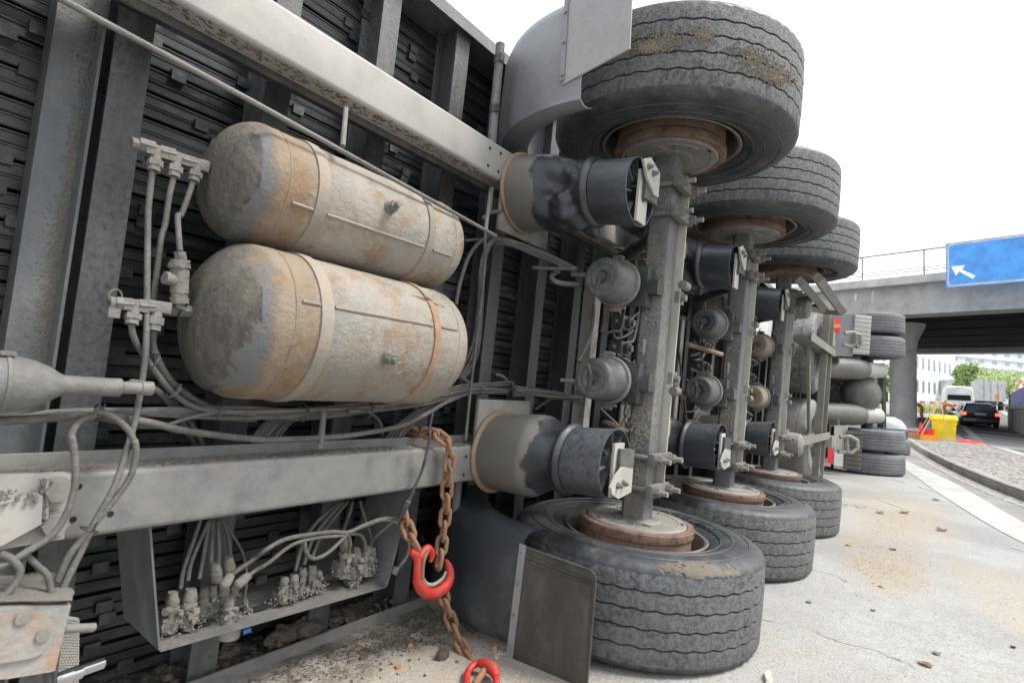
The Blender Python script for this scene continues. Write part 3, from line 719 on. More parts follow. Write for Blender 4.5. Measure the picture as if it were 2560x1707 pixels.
# ---- mudguards of the rear axle ---------------------------------------------------
def mudguard(s):
    zi = .425 if s < 0 else 2.015; zo = .01 if s < 0 else 2.43; sg = 1 if s < 0 else -1
    N = 40
    def ringpts(r, z, f, n=N):         # f: 0 on the rolled inner edge, 1 on the outer shell
        cx, cy = (.03+.03*f, .12+.16*f) if s < 0 else (.03+.01*f, .10+.07*f); a0, a1 = (rad(182+8*f), rad(72+6*f)) if s < 0 else (rad(180+5*f), rad(70+4*f))
        return [Vector((cx+r*math.cos(a0+(a1-a0)*k/n), cy+r*math.sin(a0+(a1-a0)*k/n), z)) for k in range(n+1)]
    R0 = .69 if s < 0 else .665; bm = bmn(); L = [(.575, zi+sg*.002, 0), (.60, zi+sg*.012, .2), (.63, zi+sg*.012, .45), (.66, zi-sg*.002, .75), (R0-.008, zi-sg*.03, .95), (R0, zi-sg*.07, 1), (R0+.003, (zi+zo)/2, 1), (R0, zo+sg*.05, 1), (R0-.012, zo+sg*.01, 1), (R0-.03, zo, 1)]
    th = .006; rings = [[bm.verts.new(p) for p in ringpts(*l)] for l in L]
    inner = [[bm.verts.new(p) for p in ringpts(r-th, z-sg*th*(1 if i < 4 else 0), f)] for i, (r, z, f) in enumerate(L)]
    for A, B in zip(rings, rings[1:]):
        for k in range(N): bm.faces.new((A[k], A[k+1], B[k+1], B[k]))
    for A, B in zip(inner, inner[1:]):
        for k in range(N): bm.faces.new((A[k+1], A[k], B[k], B[k+1]))
    for k in range(N): bm.faces.new((rings[0][k+1], rings[0][k], inner[0][k], inner[0][k+1])); bm.faces.new((rings[-1][k], rings[-1][k+1], inner[-1][k+1], inner[-1][k]))
    for e in (0, N):
        for i in range(len(L)-1): bm.faces.new((rings[i][e], rings[i+1][e], inner[i+1][e], inner[i][e]))
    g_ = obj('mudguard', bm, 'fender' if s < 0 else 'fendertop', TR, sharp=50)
    x = -.630; bm = bmn()
    if s < 0: q = [(x,.155,.378),(x,-.12,.372),(x,-.137,.362),(x,-.143,.34),(x-.006,-.15,.0),(x-.004,.16,-.008)]
    else: q = [(x,.215,2.46),(x,-.07,2.36),(x-.004,-.082,2.152),(x-.002,.185,2.085)]
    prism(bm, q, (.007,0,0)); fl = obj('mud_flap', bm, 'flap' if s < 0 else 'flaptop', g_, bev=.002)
    if s < 0:
        bm = bmn()
        for z in (.345,.332,.03,.018): tube(bm, [(x-.001,.135,z),(x-.003,-.135,z-.004)], .0035, 6)
        tube(bm, [(x-.001,-.131,.345),(x-.006,-.138,.02)], .003, 6); tube(bm, [(x-.001,.155,.378),(x-.001,-.12,.372),(x-.001,-.137,.362),(x-.001,-.143,.34),(x-.007,-.15,.0)], .004, 6); obj('flap_rib', bm, 'flap', fl)
    bm = bmn()
    if s < 0: prism(bm, [(x-.003,.164,.385),(x-.003,.136,.384),(x-.007,.142,-.012),(x-.007,.170,-.012)], (-.004,0,0)); zs_ = (.36,.25,.14,.03)
    else: prism(bm, [(x-.003,.214,2.47),(x-.003,.196,2.465),(x-.005,.176,2.10),(x-.005,.196,2.095)], (-.004,0,0)); zs_ = (2.37,2.25,2.12)
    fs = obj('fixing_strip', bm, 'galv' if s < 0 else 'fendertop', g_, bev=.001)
    for z in zs_:
        bm = bmn(); y = (.152+(.378-z)*.015) if s < 0 else (.186+(z-2.1)*.05)
        nut(bm, (x-.007-(.004*(1-z/.38) if s < 0 else .001), y, z), (-1,0,0), .0075, .007)
        obj('screw', bm, 'bolt', fs)
    # support tube with sleeves
    bm = bmn()
    if s > 0: a, b = Vector((-.61,.52,1.86)), Vector((-.63,.515,2.335))
    else: a, b = Vector((-.545,.56,.56)), Vector((-.54,.56,.03))
    cyl(bm, a, b, .0185, seg=18); tube(bm, [b, b+(b-a).normalized()*.004], [.0185,.012], 18)
    tb = obj('support_tube', bm, 'crossdusty', g_)
    for t in (.42, .86) if s > 0 else (.38, .85):
        bm = bmn(); p = a+(b-a)*t; tube(bm, [p-(b-a)*.035, p+(b-a)*.035], .022, 18); cbx(bm, p+Vector((-.012,-.02,0)), (.014,.012,.03))
        if s < 0: tube(bm, [p+Vector((.0,-.02,0)), p+Vector((.03,-.05,-.0)), p+Vector((.045,-.075,-.025))], .014, 8)
        obj('sleeve', bm, 'fender' if s < 0 else 'chassis', g_)
    return g_
mudguard(-1); mudguard(1)

# ---- hoses and cables ---------------------------------------------------------------
def hose(pts, r, m='hose', nm='air_hose', n=6, seg=8):
    bm = bmn(); tube(bm, spline(pts, n), r, seg); return obj(nm, bm, m, TR, sharp=180)
def Z(fn, lst, d0, d1=None):
    k = len(lst); return [fn(x, y, d0 if d1 is None else d0+(d1-d0)*i/(k-1)) for i, (x, y) in enumerate(lst)]
hose(Z(z1,[(1050,1175),(1040,1250),(1025,1400)],.48)+Z(z4,[(1020,0),(1015,300),(1012,600),(1005,900)],.48,.42)+Z(z4,[(990,1050),(960,1250),(905,1500)],.41,.38)+Z(z7,[(720,330),(610,530),(500,760),(400,960),(330,1150)],.36,.36), .0068)
hose(Z(z1,[(1195,1220),(1165,1350),(1135,1550)],.48)+Z(z4,[(1110,150),(1078,400),(1050,640),(1030,800),(1010,930),(1035,1020),(1130,1150),(1290,1280)],.48,.50)+Z(z4,[(1480,1380),(1761,1400)],.5), .0068)
hose(Z(z1,[(1330,1245),(1285,1380),(1245,1480)],.48)+Z(z4,[(1225,0),(1228,100),(1240,250)],.47,.44), .0068)
hose(Z(z4,[(905,740),(920,830),(985,950),(1070,1070),(1190,1215),(1330,1310),(1480,1340),(1761,1345)],.43,.46)+Z(z5,[(330,1335),(800,1310),(1250,1240),(1500,1190),(1760,1200)],.47,.5)+Z(z6,[(150,1200),(350,1240),(560,1250)],.45,.3), .0068)
hose(Z(z4,[(1058,785),(1045,880),(1085,1000),(1160,1120),(1280,1230),(1430,1310),(1600,1350),(1761,1375)],.43,.5)+Z(z5,[(300,1390),(800,1330),(1300,1220),(1760,1215)],.5), .0095, 'hosedark')
for k, (off, rr, mm) in enumerate(((0,.006,'hose'),(22,.0055,'hosedark'),(-18,.005,'hose'),(38,.006,'hosedark'),(52,.005,'hose'))):
    hose(Z(z4,[(-80,1395+off*.2),(150,1385+off*.2),(350,1352+off*.25),(660,1338+off*.3),(1000,1338+off*.5),(1480,1336+off),(1761,1336+off)],.43,.47)+
         Z(z5,[(200,1345+off*.8),(420,1330+off*.6),(800,1295+off*.9),(1150,1250+off*.9),(1400,1185+off),(1600,1165+off*.8),(1760,1165+off*1.3)],.48,.5)+Z(z6,[(120,1185+off*1.0),(240,1200+off*.6),(430,1225+off*.6),(590,1255+off*.4)],.47,.3), rr, mm)
hose(Z(z4,[(-80,1415),(300,1392),(660,1372),(1000,1415),(1300,1480),(1761,1535)],.40,.43)+Z(z5,[(200,1535),(430,1525),(700,1500),(1000,1440),(1200,1345),(1310,1280),(1500,1200)],.43,.5), .0085)
hose(Z(z4,[(660,1372),(560,1405),(500,1480),(488,1560)],.40,.37)+Z(z7,[(450,30),(470,180),(470,330),(420,500),(330,640),(180,740),(60,810),(-60,860)],.36,.33), .0068)
hose(Z(z4,[(650,1345),(720,1350),(810,1400),(890,1480),(925,1560)],.40,.37)+Z(z7,[(845,60),(850,140),(815,280),(710,430),(620,540),(540,640),(440,760),(385,870),(360,930)],.36,.36), .0068)
hose(Z(z7,[(0,760),(70,790),(125,860),(100,940),(40,1010),(-30,1050)],.33), .0065)
hose(Z(z7,[(140,740),(230,830),(300,900),(325,1030)],.36,.33), .006)
hose(Z(z4,[(905,1145),(1000,1160),(1120,1230),(1200,1330),(1290,1480),(1340,1580)],.36,.62)+Z(z7,[(1230,80)],.64), .0075)
hose(Z(z4,[(1180,1260),(1270,1360),(1350,1480),(1400,1580)],.6)+Z(z7,[(1290,110)],.64), .0075, 'hosedark')
hose(Z(z4,[(700,1395),(1060,1450),(1300,1390),(1480,1355),(1761,1362)],.42,.46), .0045)
# fans of cables running down behind the lower beam
for i in range(7):
    hose(Z(z5,[(-30+i*26,1540+i*4),(60+i*28,1430),(170+i*25,1370),(330+i*20,1345)],.56,.5), .0058, 'hose' if i % 2 else 'hosedark')
for i in range(5):
    hose(Z(z5,[(880+i*26,1545),(980+i*25,1430),(1120+i*22,1330),(1260+i*18,1265)],.56,.5), .006, 'hose' if i % 2 else 'hosedark')
hose(Z(z5,[(640,1340),(760,1345),(840,1400),(868,1480),(865,1560)],.45,.6), .0065)
# riser bundle beside the tank ends and towards the axles
for i, (dx, rr, mm) in enumerate(((0,.007,'hose'),(-26,.006,'hosedark'),(22,.0055,'hose'),(40,.005,'hosedark'))):
    hose(Z(z5,[(1400+dx*.6,1110+i*8),(1470+dx,1000),(1520+dx*.6,820),(1540+dx*.5,600),(1550+dx*.5,400),(1575+dx*.4,260),(1620+dx*.4,175)],.5)+Z(z6,[(0+dx*.2,150+i*14),(120,175+i*12),(300,240+i*15),(450,310+i*12),(560,365+i*10)],.5,.25), rr, mm)
hose(Z(z5,[(1375,610),(1400,470),(1450,310),(1510,210),(1580,150),(1640,140)],.52), .0085)
hose(Z(z5,[(1400,1095),(1500,1165),(1650,1195),(1760,1210)],.5)+Z(z6,[(200,1190),(400,1225)],.45,.4), .009)
hose(Z(z5,[(1440,170),(1560,160),(1660,165)],.55)+Z(z6,[(150,200),(330,270),(480,330),(540,360)],.5,.28), .006)
hose(Z(z6,[(250,355),(400,362),(545,360)],.4,.2), .008)
hose(Z(z6,[(430,380),(385,410),(400,445),(470,465),(570,470)],.35,.22), .011)
hose(Z(z6,[(672,610),(668,720),(640,850),(600,940),(570,1000)],.25,.2), .008)
hose(Z(z6,[(745,620),(742,700),(725,790)],.25), .006)
hose(Z(z6,[(0,1090),(50,1105),(95,1160)],.5), .007)
hose(Z(z6,[(270,1330),(380,1260),(480,1245),(590,1268)],.45,.3), .006)
for (pts, d, rr) in (([(1210,780),(1250,900),(1270,1050),(1265,1130)],.3,.007), ([(1330,960),(1400,940),(1430,850)],.3,.011), ([(1345,1000),(1420,970),(1460,860)],.35,.011),
                     ([(1330,1050),(1390,1070),(1430,1085)],.3,.01), ([(1700,1330),(1760,1370)],.3,.012), ([(1650,400),(1685,480),(1670,560),(1600,620)],.05,.003)):
    hose(Z(z6, pts, d), rr, 'hosedark')
hose(Z(z2,[(1560,1505),(1610,1465),(1690,1450)],.45), .0075)
hose(Z(z2,[(1625,1290),(1610,1450)],.44)+Z(z5,[(1590,0),(1575,180),(1570,380)],.44,.46)+Z(z5,[(1505,950),(1480,1150),(1460,1350),(1440,1545)],.46,.44), .0062)
rgc = random.Random(41)
def clutter(x0):
    for i in range(9):
        z0 = rgc.uniform(.75, 1.75); y = rgc.uniform(.22, .42); p = Vector((x0+rgc.uniform(.15,.55), y, z0)); q = p+Vector((rgc.uniform(.1,.5), rgc.uniform(-.08,.1), rgc.uniform(-.35,.35)))
        m = p.lerp(q, .5)+Vector((0, rgc.uniform(-.06,.06), rgc.uniform(-.14,-.02))); hose([p, p.lerp(m,.6), m, m.lerp(q,.5)+Vector((0,0,-.02)), q], rgc.choice((.0055,.007,.009)), rgc.choice(('hose','hosedark','hosedark')))
    for z in (1.17, 1.30):
        c = Vector((x0+.30, .30, z)); bm = bmn(); cbx(bm, c, (.09,.07,.07)); tube(bm, [c+Vector((0,-.03,0)), c+Vector((0,-.06,0))], .03, 12); tube(bm, [c+Vector((-.04,0,0)), c+Vector((-.085,0,0))], .012, 8); tube(bm, [c+Vector((0,0,-.03)), c+Vector((0,0,-.075))], .012, 8); tube(bm, [c+Vector((.0,-.055,.0)), c+Vector((.0,-.075,0))], .018, 6)
        obj('relay_valve', bm, 'chamber', TR, bev=.004)
    for z in (1.02, 1.48):
        a = Vector((x0+.07, .07, z)); b = Vector((x0+.6, .30, z+rgc.uniform(-.04,.04))); bm = bmn(); tube(bm, [a, b], .009, 8); nut(bm, a.lerp(b,.1), b-a, .016, .02); obj('linkage_rod', bm, 'fitting', TR)
for k in range(3): clutter(SX*k)
# cable ties
for (q, ax_, r) in ((z4(1045,1000,.42),(1,.2,-.5),.019),(z4(1195,1205,.44),(1,.1,-.8),.018),(z4(1490,1350,.46),(1,0,-.1),.02),(z4(672,1350,.41),(1,0,0),.017),(z5(320,1350,.48),(1,0,0),.026),(z5(770,1330,.49),(1,0,0),.026),
                    (z5(1560,370,.5),(0,0,1),.018),(z5(1525,650,.5),(.1,0,1),.017),(z5(1480,1010,.5),(.3,0,1),.019),(z5(1530,1200,.5),(1,0,0),.022),(z6(240,1205,.46),(1,0,0),.02),(z7(560,610,.36),(.5,0,1),.016),(z6(195,205,.45),(1,0,-.5),.02)):
    d = Vector(ax_).normalized(); u, v = frame(d); bm = bmn()
    tube(bm, [q+u*r*math.cos(k*PI/8)+v*r*math.sin(k*PI/8) for k in range(16)], .0022, 6, closed=True); tube(bm, [q-Vector((0,r,0)), q-Vector((-.004,r+.006,-.02))], .0018, 6)
    obj('cable_tie', bm, 'hosedark', TR)
# small steel pegs holding the bundles
for a, b in ((z5(465,1340,.45), z5(448,1560,.44)), (z8(405,0,.45), z8(398,100,.445))):
    bm = bmn(); tube(bm, [a, b], .009, 8); obj('cable_peg', bm, 'axle', TR)

# ---- brake connector canister at the left -------------------------------------------
bm = bmn(); cz = T(0,958,y=.36).z; xa = -2.45
lathe(bm, [(.0005,xa),(.052,xa+.002),(.0525,-2.09),(.052,-2.05),(.047,-2.02),(.036,-1.992),(.024,-1.975),(.0195,-1.965),(.0185,-1.89),(.019,-1.872),(.013,-1.868),(.0125,-1.835),(.015,-1.833),(.015,-1.812),(.008,-1.808),(.0005,-1.808)], 40, 'x', (0,.36,cz)); rough(bm, .0008, 50, 2)
can = obj('filter_canister', bm, 'canister', TR, sharp=40)
for x in (-2.125, -2.055):
    bm = bmn(); lathe(bm, [(.051,x-.004),(.0545,x-.003),(.0545,x+.003),(.051,x+.004)], 40, 'x', (0,.36,cz)); cbx(bm, (x-.002,.345,cz+.055), (.022,.02,.008)); obj('hose_clip', bm, 'fitting', can, bev=.001)
bm = bmn()
for k in range(5):
    for j in range(3):
        for q in range(6): cbx(bm, (-2.095+.010*j, .36-.0528*math.cos(rad(-28+k*.0+q*6.5)), cz+.0528*math.sin(rad(-28+q*6.5))), (.0035,.0012,.0045)) if k == 0 else None
obj('moulded_lettering', bm, 'canister', can)

# ---- bracket and rusty lamp box at the lower left -----------------------------------
q = [z7(-60,258,.435), z7(405,245,.435), z7(430,255,.435), z7(388,655,.435), z7(-60,730,.435)]
bm = bmn(); prism(bm, q, (0,-.014,0)); bk = obj('mounting_bracket', bm, 'rail', TR, bev=.003)
bm = bmn(); prism(bm, [z7(-60,470,.42), z7(40,430,.42), z7(225,370,.42), z7(250,385,.42), z7(240,560,.42), z7(0,690,.42), z7(-60,700,.42)], (0,-.02,0)); prism(bm, [z7(270,290,.42), z7(290,290,.42), z7(290,620,.42), z7(268,625,.42)], (0,-.016,0)); obj('gusset', bm, 'rail', bk, bev=.006)
for (x, y) in ((352,358),(330,570)):
    w = z7(x, y, .418); bm = bmn(); cyl(bm, w, w-Vector((0,.004,0)), .026, seg=24); nut(bm, w-Vector((0,.004,0)), (0,-1,0), .0225, .018); obj('bolt', bm, 'bolt', bk, bev=.003)
bm = bmn(); rg = random.Random(31)
for i in range(240): 
    t = rg.random(); w = z7(40+rg.uniform(0,230), 330+rg.gauss(0,14), .43) if t < .4 else z7(272+rg.gauss(0,8), rg.uniform(290,630), .405) if t < .8 else z7(rg.uniform(-30,230), 400+rg.gauss(0,22), .395)
    lump(bm, w, rg.uniform(.0012,.0042), i, 1, .6)
stuff(obj('mud_crust', bm, 'mud', bk, smooth=False))
D0 = .30
bm = bmn(); prism(bm, [z7(-60,1085,D0), z7(445,1080,D0), z7(345,1490,D0), z7(310,1500,D0), z7(60,1540,D0), z7(-60,1550,D0)], (0,.16,0))
lb = obj('coupling_box', bm, 'rustbox', TR, bev=.006)
bm = bmn(); prism(bm, [z7(-60,1060,D0-.006), z7(455,1050,D0-.006), z7(465,1000,D0+.02), z7(380,930,D0+.1), z7(330,880,D0+.14), z7(-60,890,D0+.14)], (.0,.02,-.012)); bmesh.ops.subdivide_edges(bm, edges=bm.edges[:], cuts=4, use_grid_fill=True); rough(bm, .005, 30, 6); obj('box_lid', bm, 'mud', lb, sharp=60)
bm = bmn(); prism(bm, spline([z7(-40,1130,D0-.002), z7(200,1120,D0-.002), z7(300,1150,D0-.002), z7(330,1210,D0-.002), z7(300,1330,D0-.002), z7(200,1400,D0-.002), z7(-40,1440,D0-.002)], 5), (0,-.006,0)); obj('cover_plate', bm, 'rustbox', lb, bev=.002)
for (x, y) in ((140,1160),(268,1268)):
    w = z7(x, y, D0-.009); bm = bmn(); cyl(bm, w, w-Vector((0,.004,0)), .011, seg=14); obj('screw', bm, 'bolt', lb)
# ribbed rubber apron, brick patterned, hanging behind the box
aA, aB, aC, aD = z7(405,1150,.42), z7(495,1165,.42), z7(490,1600,.42), z7(345,1620,.42)
bm = bmn(); prism(bm, [aA, aB, aC, aD], (0,.006,0)); ap = obj('rubber_apron', bm, 'mat', TR)
bm = bmn()
for r in range(26):
    t0 = (r+.12)/26; t1 = (r+.86)/26
    for c in range(-1, 7):
        u0 = (c+(.5 if r % 2 else 0)+.08)/6; u1 = u0+.84/6; u0 = max(u0, 0); u1 = min(u1, 1)
        if u1-u0 < .03: continue
        P = lambda u, t: (aA.lerp(aB, u)).lerp(aD.lerp(aC, u), t)-Vector((0,.0005,0))
        prism(bm, [P(u0,t0), P(u1,t0), P(u1,t1), P(u0,t1)], (0,-.003,0))
stuff(obj('apron_blocks', bm, 'mat', ap))
bm = bmn(); tube(bm, [z7(340,1545,.33), z7(637,1442,.36)], .0115, 20); tube(bm, [z7(330,1555,.33), z7(500,1497,.345)], .013, 20); obj('chrome_rod', bm, 'chrome', TR)
bm = bmn(); tube(bm, [z7(400,1228,.35), z7(590,1220,.35), z7(600,1221,.35)], [.0085,.0085,.004], 14); obj('stub_rod', bm, 'fitting', TR)
for a, b in ((z7(300,1490,.31), z7(295,1620,.31)), (z7(335,1480,.32), z7(330,1620,.32))):
    bm = bmn(); tube(bm, [a, b], .006, 8); obj('box_leg', bm, 'chassis', TR)

# ---- valve tray below the lower beam -----------------------------------------------
y0, y1 = .50, .72
FL0, FL1, FR0, FR1 = T(402,1624,y=y0), T(352,1324,y=y0), T(966,1464,y=y0), T(1030,1236,y=y0)
bk_ = lambda p: Vector((p.x, y1, p.z+.005))
bm = bmn(); prism(bm, [FL0, FR0, bk_(FR0), bk_(FL0)], (0,0,-.005)); ty = obj('valve_tray', bm, 'canister', TR, bev=.001)
bm = bmn(); prism(bm, [FL0, FL1+Vector((0,0,.12)), bk_(FL1)+Vector((0,0,.12)), bk_(FL0)], (-.005,0,0)); obj('tray_side', bm, 'crossdusty', ty, bev=.001)
bm = bmn(); prism(bm, [FR0, FR1+Vector((.01,0,.08)), bk_(FR1)+Vector((.01,0,.08)), bk_(FR0)], (.005,0,0)); obj('tray_side', bm, 'crossdusty', ty, bev=.001)
for px, py in ((640+20*.4,1080+1110*.4),(1190*.4,1080+1220*.4),(1240*.4,1080+1205*.4)):
    w = T(px, py, z=FL0.z+(FR0.z-FL0.z)*.4+.004); c = Vector((w.x, .565, FL0.z+.002)); bm = bmn(); cbx(bm, c, (.045,.024,.0045)); obj('tray_slot', bm, 'void', ty)
def valve(px, py, y, h, w, seed, nx=2):
    b0 = T(px, py, y=y); bm = bmn(); rg = random.Random(seed)
    for i in range(nx):
        c = b0+Vector((w*(i-(nx-1)/2), rg.uniform(-.006,.006), 0))
        tube(bm, [c+Vector((0,0,0)), c+Vector((0,0,h*.2)), c+Vector((0,0,h*.4)), c+Vector((0,0,h*.62)), c+Vector((0,0,h*.64)), c+Vector((0,0,h*.8)), c+Vector((0,0,h))], [w*.46,w*.5,w*.36,w*.5,w*.36,w*.44,w*.3], 12)
        for a in range(3):
            an = rg.uniform(-2.6, -.5); p = c+Vector((0,0,h*rg.uniform(.2,.7))); e = Vector((math.cos(an), math.sin(an), 0)); tube(bm, [p, p+e*w*.75], w*.22, 8)
    cbx(bm, b0+Vector((0,.012,h*.22)), (w*nx*1.05, w*.9, h*.34))
    bmesh.ops.subdivide_edges(bm, edges=[e for e in bm.edges if e.calc_length() > .012], cuts=1, use_grid_fill=True)
    rough(bm, .0042, 62, seed); rough(bm, .002, 150, seed+3)
    v = obj('air_valve', bm, 'mud', TR, sharp=70)
    bm = bmn()
    for i in range(110): lump(bm, b0+Vector((rg.gauss(0, w*nx*.36), rg.uniform(-.028,.012), abs(rg.gauss(0,.35))*h*.7)), rg.uniform(.0015,.0048), seed*100+i, 1, .7)
    stuff(obj('mud_crust', bm, 'mud', v, smooth=False))
    return v
valve(640-195*.4, 1080+1215*.4, .555, .085, .034, 1, 1); valve(1110*.4, 1080+1235*.4, .56, .10, .04, 2, 2); valve(1215*.4, 1080+1180*.4, .59, .085, .034, 3, 2); valve(1340*.4, 1080+1150*.4, .60, .09, .03, 4, 2); valve(1420*.4, 1080+1130*.4, .62, .085, .026, 5, 2)
valve(1530*.4, 1080+1150*.4, .58, .05, .016, 6, 1)
valve(640+190*.4, 1080+1050*.4, .56, .075, .034, 7, 2); valve(640+300*.4, 1080+1010*.4, .57, .085, .034, 8, 2); valve(640+380*.4, 1080+980*.4, .58, .06, .028, 9, 1)
valve(640+540*.4, 1080+900*.4, .56, .13, .045, 10, 1); valve(640+640*.4, 1080+900*.4, .56, .10, .042, 11, 2); valve(640+710*.4, 1080+880*.4, .57, .09, .032, 12, 1); valve(640+600*.4, 1080+960*.4, .56, .06, .03, 13, 1)
# elbow fittings and the cables into the valves
for a, b in ((z7(1440,900,.52), z7(1400,965,.50)), (z7(1550,900,.52), z7(1485,955,.50))):
    bm = bmn(); tube(bm, [a, a.lerp(b,.5), b, b+(b-a)*.12], [.012,.0135,.0135,.006], 12); rough(bm, .001, 80, 2); obj('elbow_fitting', bm, 'mudcap', TR, sharp=60)
for (x, y0_, y1_) in ((1358,820,930),(1440,780,890)):
    bm = bmn(); tube(bm, [z7(x,y1_,.56), z7(x-6,(y0_+y1_)/2,.56), z7(x-10,y0_,.56)], [.014,.016,.011], 12); rough(bm, .0015, 80, 3); obj('cable_gland', bm, 'mudcap', TR, sharp=60)
for pts in ([(1255,545),(1210,680),(1150,850),(1130,980)], [(1310,545),(1250,680),(1195,820),(1175,930)], [(1310,560),(1285,700),(1265,820),(1245,920)], [(1330,545),(1325,700),(1320,850)], [(1362,545),(1370,700),(1368,820)], [(1395,545),(1430,660),(1442,790)],
            [(1400,560),(1460,650),(1520,760),(1545,900),(1535,1000),(1525,1080)]):
    hose([z7(x, y, .62-.05*i/(len(pts)-1)) for i, (x, y) in enumerate(pts)], .0058 if len(pts) < 6 else .004)
for pts, rr in (([(1440,900),(1500,850),(1601,790)],.0065), ([(1550,900),(1601,860)],.006)):
    pass
hose(Z(z7,[(1450,890),(1520,840),(1600,785)],.52)+Z(z8,[(60,735),(180,670),(330,640),(480,622),(575,625),(680,580),(780,545),(860,540),(920,575),(945,640),(955,720),(935,790),(880,860)],.50,.47), .0068)
hose(Z(z7,[(1550,900),(1600,862)],.52)+Z(z8,[(80,815),(200,720),(290,680),(420,655),(540,645),(575,628),(680,585),(800,548),(900,575),(935,600)],.50,.48), .0058)
hose(Z(z8,[(575,630),(520,690),(440,760),(360,790),(315,750),(305,690)],.49), .0062)
hose(Z(z8,[(590,635),(650,640),(680,690),(685,740)],.49,.54), .0058)
hose(Z(z8,[(575,640),(585,690),(583,750)],.49,.53), .0058)
for pts in ([(650,425),(680,540),(715,640),(722,745)], [(605,430),(580,520),(550,610),(540,720)], [(575,430),(470,560),(400,660),(350,790)], [(545,435),(430,560),(350,680),(300,830)], [(520,440),(400,540),(300,680),(245,870)]):
    hose([z8(x, y, .63-.06*i/3) for i, (x, y) in enumerate(pts)], .0062)
bm = bmn(); a = z8(880,860,.47); tube(bm, [a+Vector((0,0,.01)), a-Vector((.012,0,.012))], .012, 10); obj('elbow_fitting', bm, 'fitting', TR)
# sensor cable with a black plug
hose(Z(z5,[(1215,1355),(1190,1480)],.40)+Z(z8,[(1090,0),(1075,100),(1035,250),(980,370),(945,440)],.39,.44), .005, 'hosedark')
hose(Z(z8,[(900,520),(820,590),(760,640),(720,680)],.46,.55), .005)
bm = bmn(); a, b = z8(985,370,.42), z8(885,550,.46); tube(bm, [a, a.lerp(b,.3), a.lerp(b,.33), a.lerp(b,.65), a.lerp(b,.68), b], [.006,.008,.012,.012,.010,.006], 12); obj('cable_plug', bm, 'hosedark', TR)
# soil packed against the lower side rail
bm = bmn(); rg = random.Random(17)
from mathutils import noise
NX, NY = 150, 16; gr = []
for i in range(NX+1):
    x = -1.8+1.25*i/NX; row = []
    for j in range(NY+1):
        y = .712+.15*j/NY; e = noise.noise(Vector((x*3.1, y*2, 1)))*.5+.5; h = (.012+.085*e*e)*(j/NY)**.7+.012*noise.noise(Vector((x*28, y*28, 2)))+.006*noise.noise(Vector((x*80, y*80, 4)))
        row.append(bm.verts.new((x, y, -.047+max(h, .001))))
    gr.append(row)
for i in range(NX):
    for j in range(NY): bm.faces.new((gr[i][j], gr[i+1][j], gr[i+1][j+1], gr[i][j+1]))
for i in range(260):
    x = rg.uniform(-1.75,-.58); lump(bm, (x, rg.uniform(.73,.84), -.03+abs(rg.gauss(0,.016))), rg.uniform(.003,.013)*rg.uniform(.4,1.2), i, 1, .6, (1.2,1,.7))
for c, r in (((-1.15,.76,.01),.04), ((-1.06,.75,.015),.045), ((-1.32,.79,0),.03)): lump(bm, c, r, int(r*1000), 3, .5, (1.3,.9,.8))
stuff(obj('packed_soil', bm, 'muddark', TR, smooth=False))
bm = bmn(); c = z7(1430,1285,.66); lathe(bm, [(.0005,0),(.03,.002),(.031,.02),(.026,.03)], 24, 'z', c); obj('lamp_socket', bm, 'plateold', TR)
M['blue'] = mat('blue_plastic', (.03,.16,.42), .4, bump=0); bm = bmn(); c = z7(1520,1247,.64); tube(bm, [c, c+Vector((.02,-.006,.004))], .009, 10); obj('plug_cap', bm, 'blue', TR)

# ---- spare wheels, carrier and landing gear further along the trailer ----------------
M['palegreen'] = mat('leg_paint', (.17,.165,.14), .6, dust=.45, dcol=(.26,.25,.21), bump=.1)
M['spare'] = mat('spare_tyre', (.05,.05,.052), .65, dust=.6, dcol=(.3,.29,.27), damt=.7, dscale=3, bump=.3)
M['spare2'] = mat('spare_tyre_grey', (.16,.155,.15), .65, dust=.5, dcol=(.33,.32,.3), damt=.6, dscale=3, bump=.3)
bm = tyre_mesh(.50, .40, 96, (-.07,.07), 30, .004, .008); lathe(bm, [(.29,.15),(.25,.12),(.1,.1),(.0005,.1)], 40); lathe(bm, [(.29,-.15),(.25,-.12),(.1,-.1),(.0005,-.1)], 40)
sp = obj('spare_wheel', bm, 'spare2', TR, loc=(5.25,.24,.545), rot=(PI/2,0,0))
c = clone(sp, TR, loc=(5.15,.24,1.60), rot=(PI/2,.5,0)); c.data = c.data.copy(); c.data.materials.clear(); c.data.materials.append(M['spare'])
sp.data.materials.append(M['spare2']); c.data.materials.append(M['spare'])
c['label'] = 'dark spare tyre above the grey one'; sp['label'] = 'dusty grey spare tyre nearest the ground'
bm = bmn()
bm2 = [(4.62,2.02,.16),(5.62,.30,.10)]
for x in (4.95, 5.35): bx(bm, x, x+.035, -.07, -.05, .10, 2.05); bx(bm, x, x+.012, -.05, -.0, .10, 2.05)
obj('carrier_upright', bm, 'palegreen', TR)
bm = bmn()
for z in (.62, 1.62): bx(bm, 3.6, 5.5, -.08, .14, z, z+.012); bx(bm, 3.6, 5.5, -.094, -.082, z-.03, z+.05)
obj('carrier_shelf', bm, 'palegreen', TR)
bm = bmn(); a, b = Vector((4.3,.02,1.6)), Vector((4.75,.02,.66)); prism(bm, [a, a+Vector((.06,0,0)), b+Vector((.06,0,0)), b], (0,.03,0)); prism(bm, [(4.9,-.02,.5),(5.0,-.02,.5),(5.3,-.05,.16),(5.24,-.05,.16)], (0,.05,0)); obj('carrier_stay', bm, 'palegreen', TR)
bm = bmn(); a, b = T(1840*1.0884,648*1.0884,y=-.2), T(1895*1.0884,712*1.0884,y=-.2); c_, d_ = T(1880*1.0884,640*1.0884,y=-.35), T(1932*1.0884,714*1.0884,y=-.35)
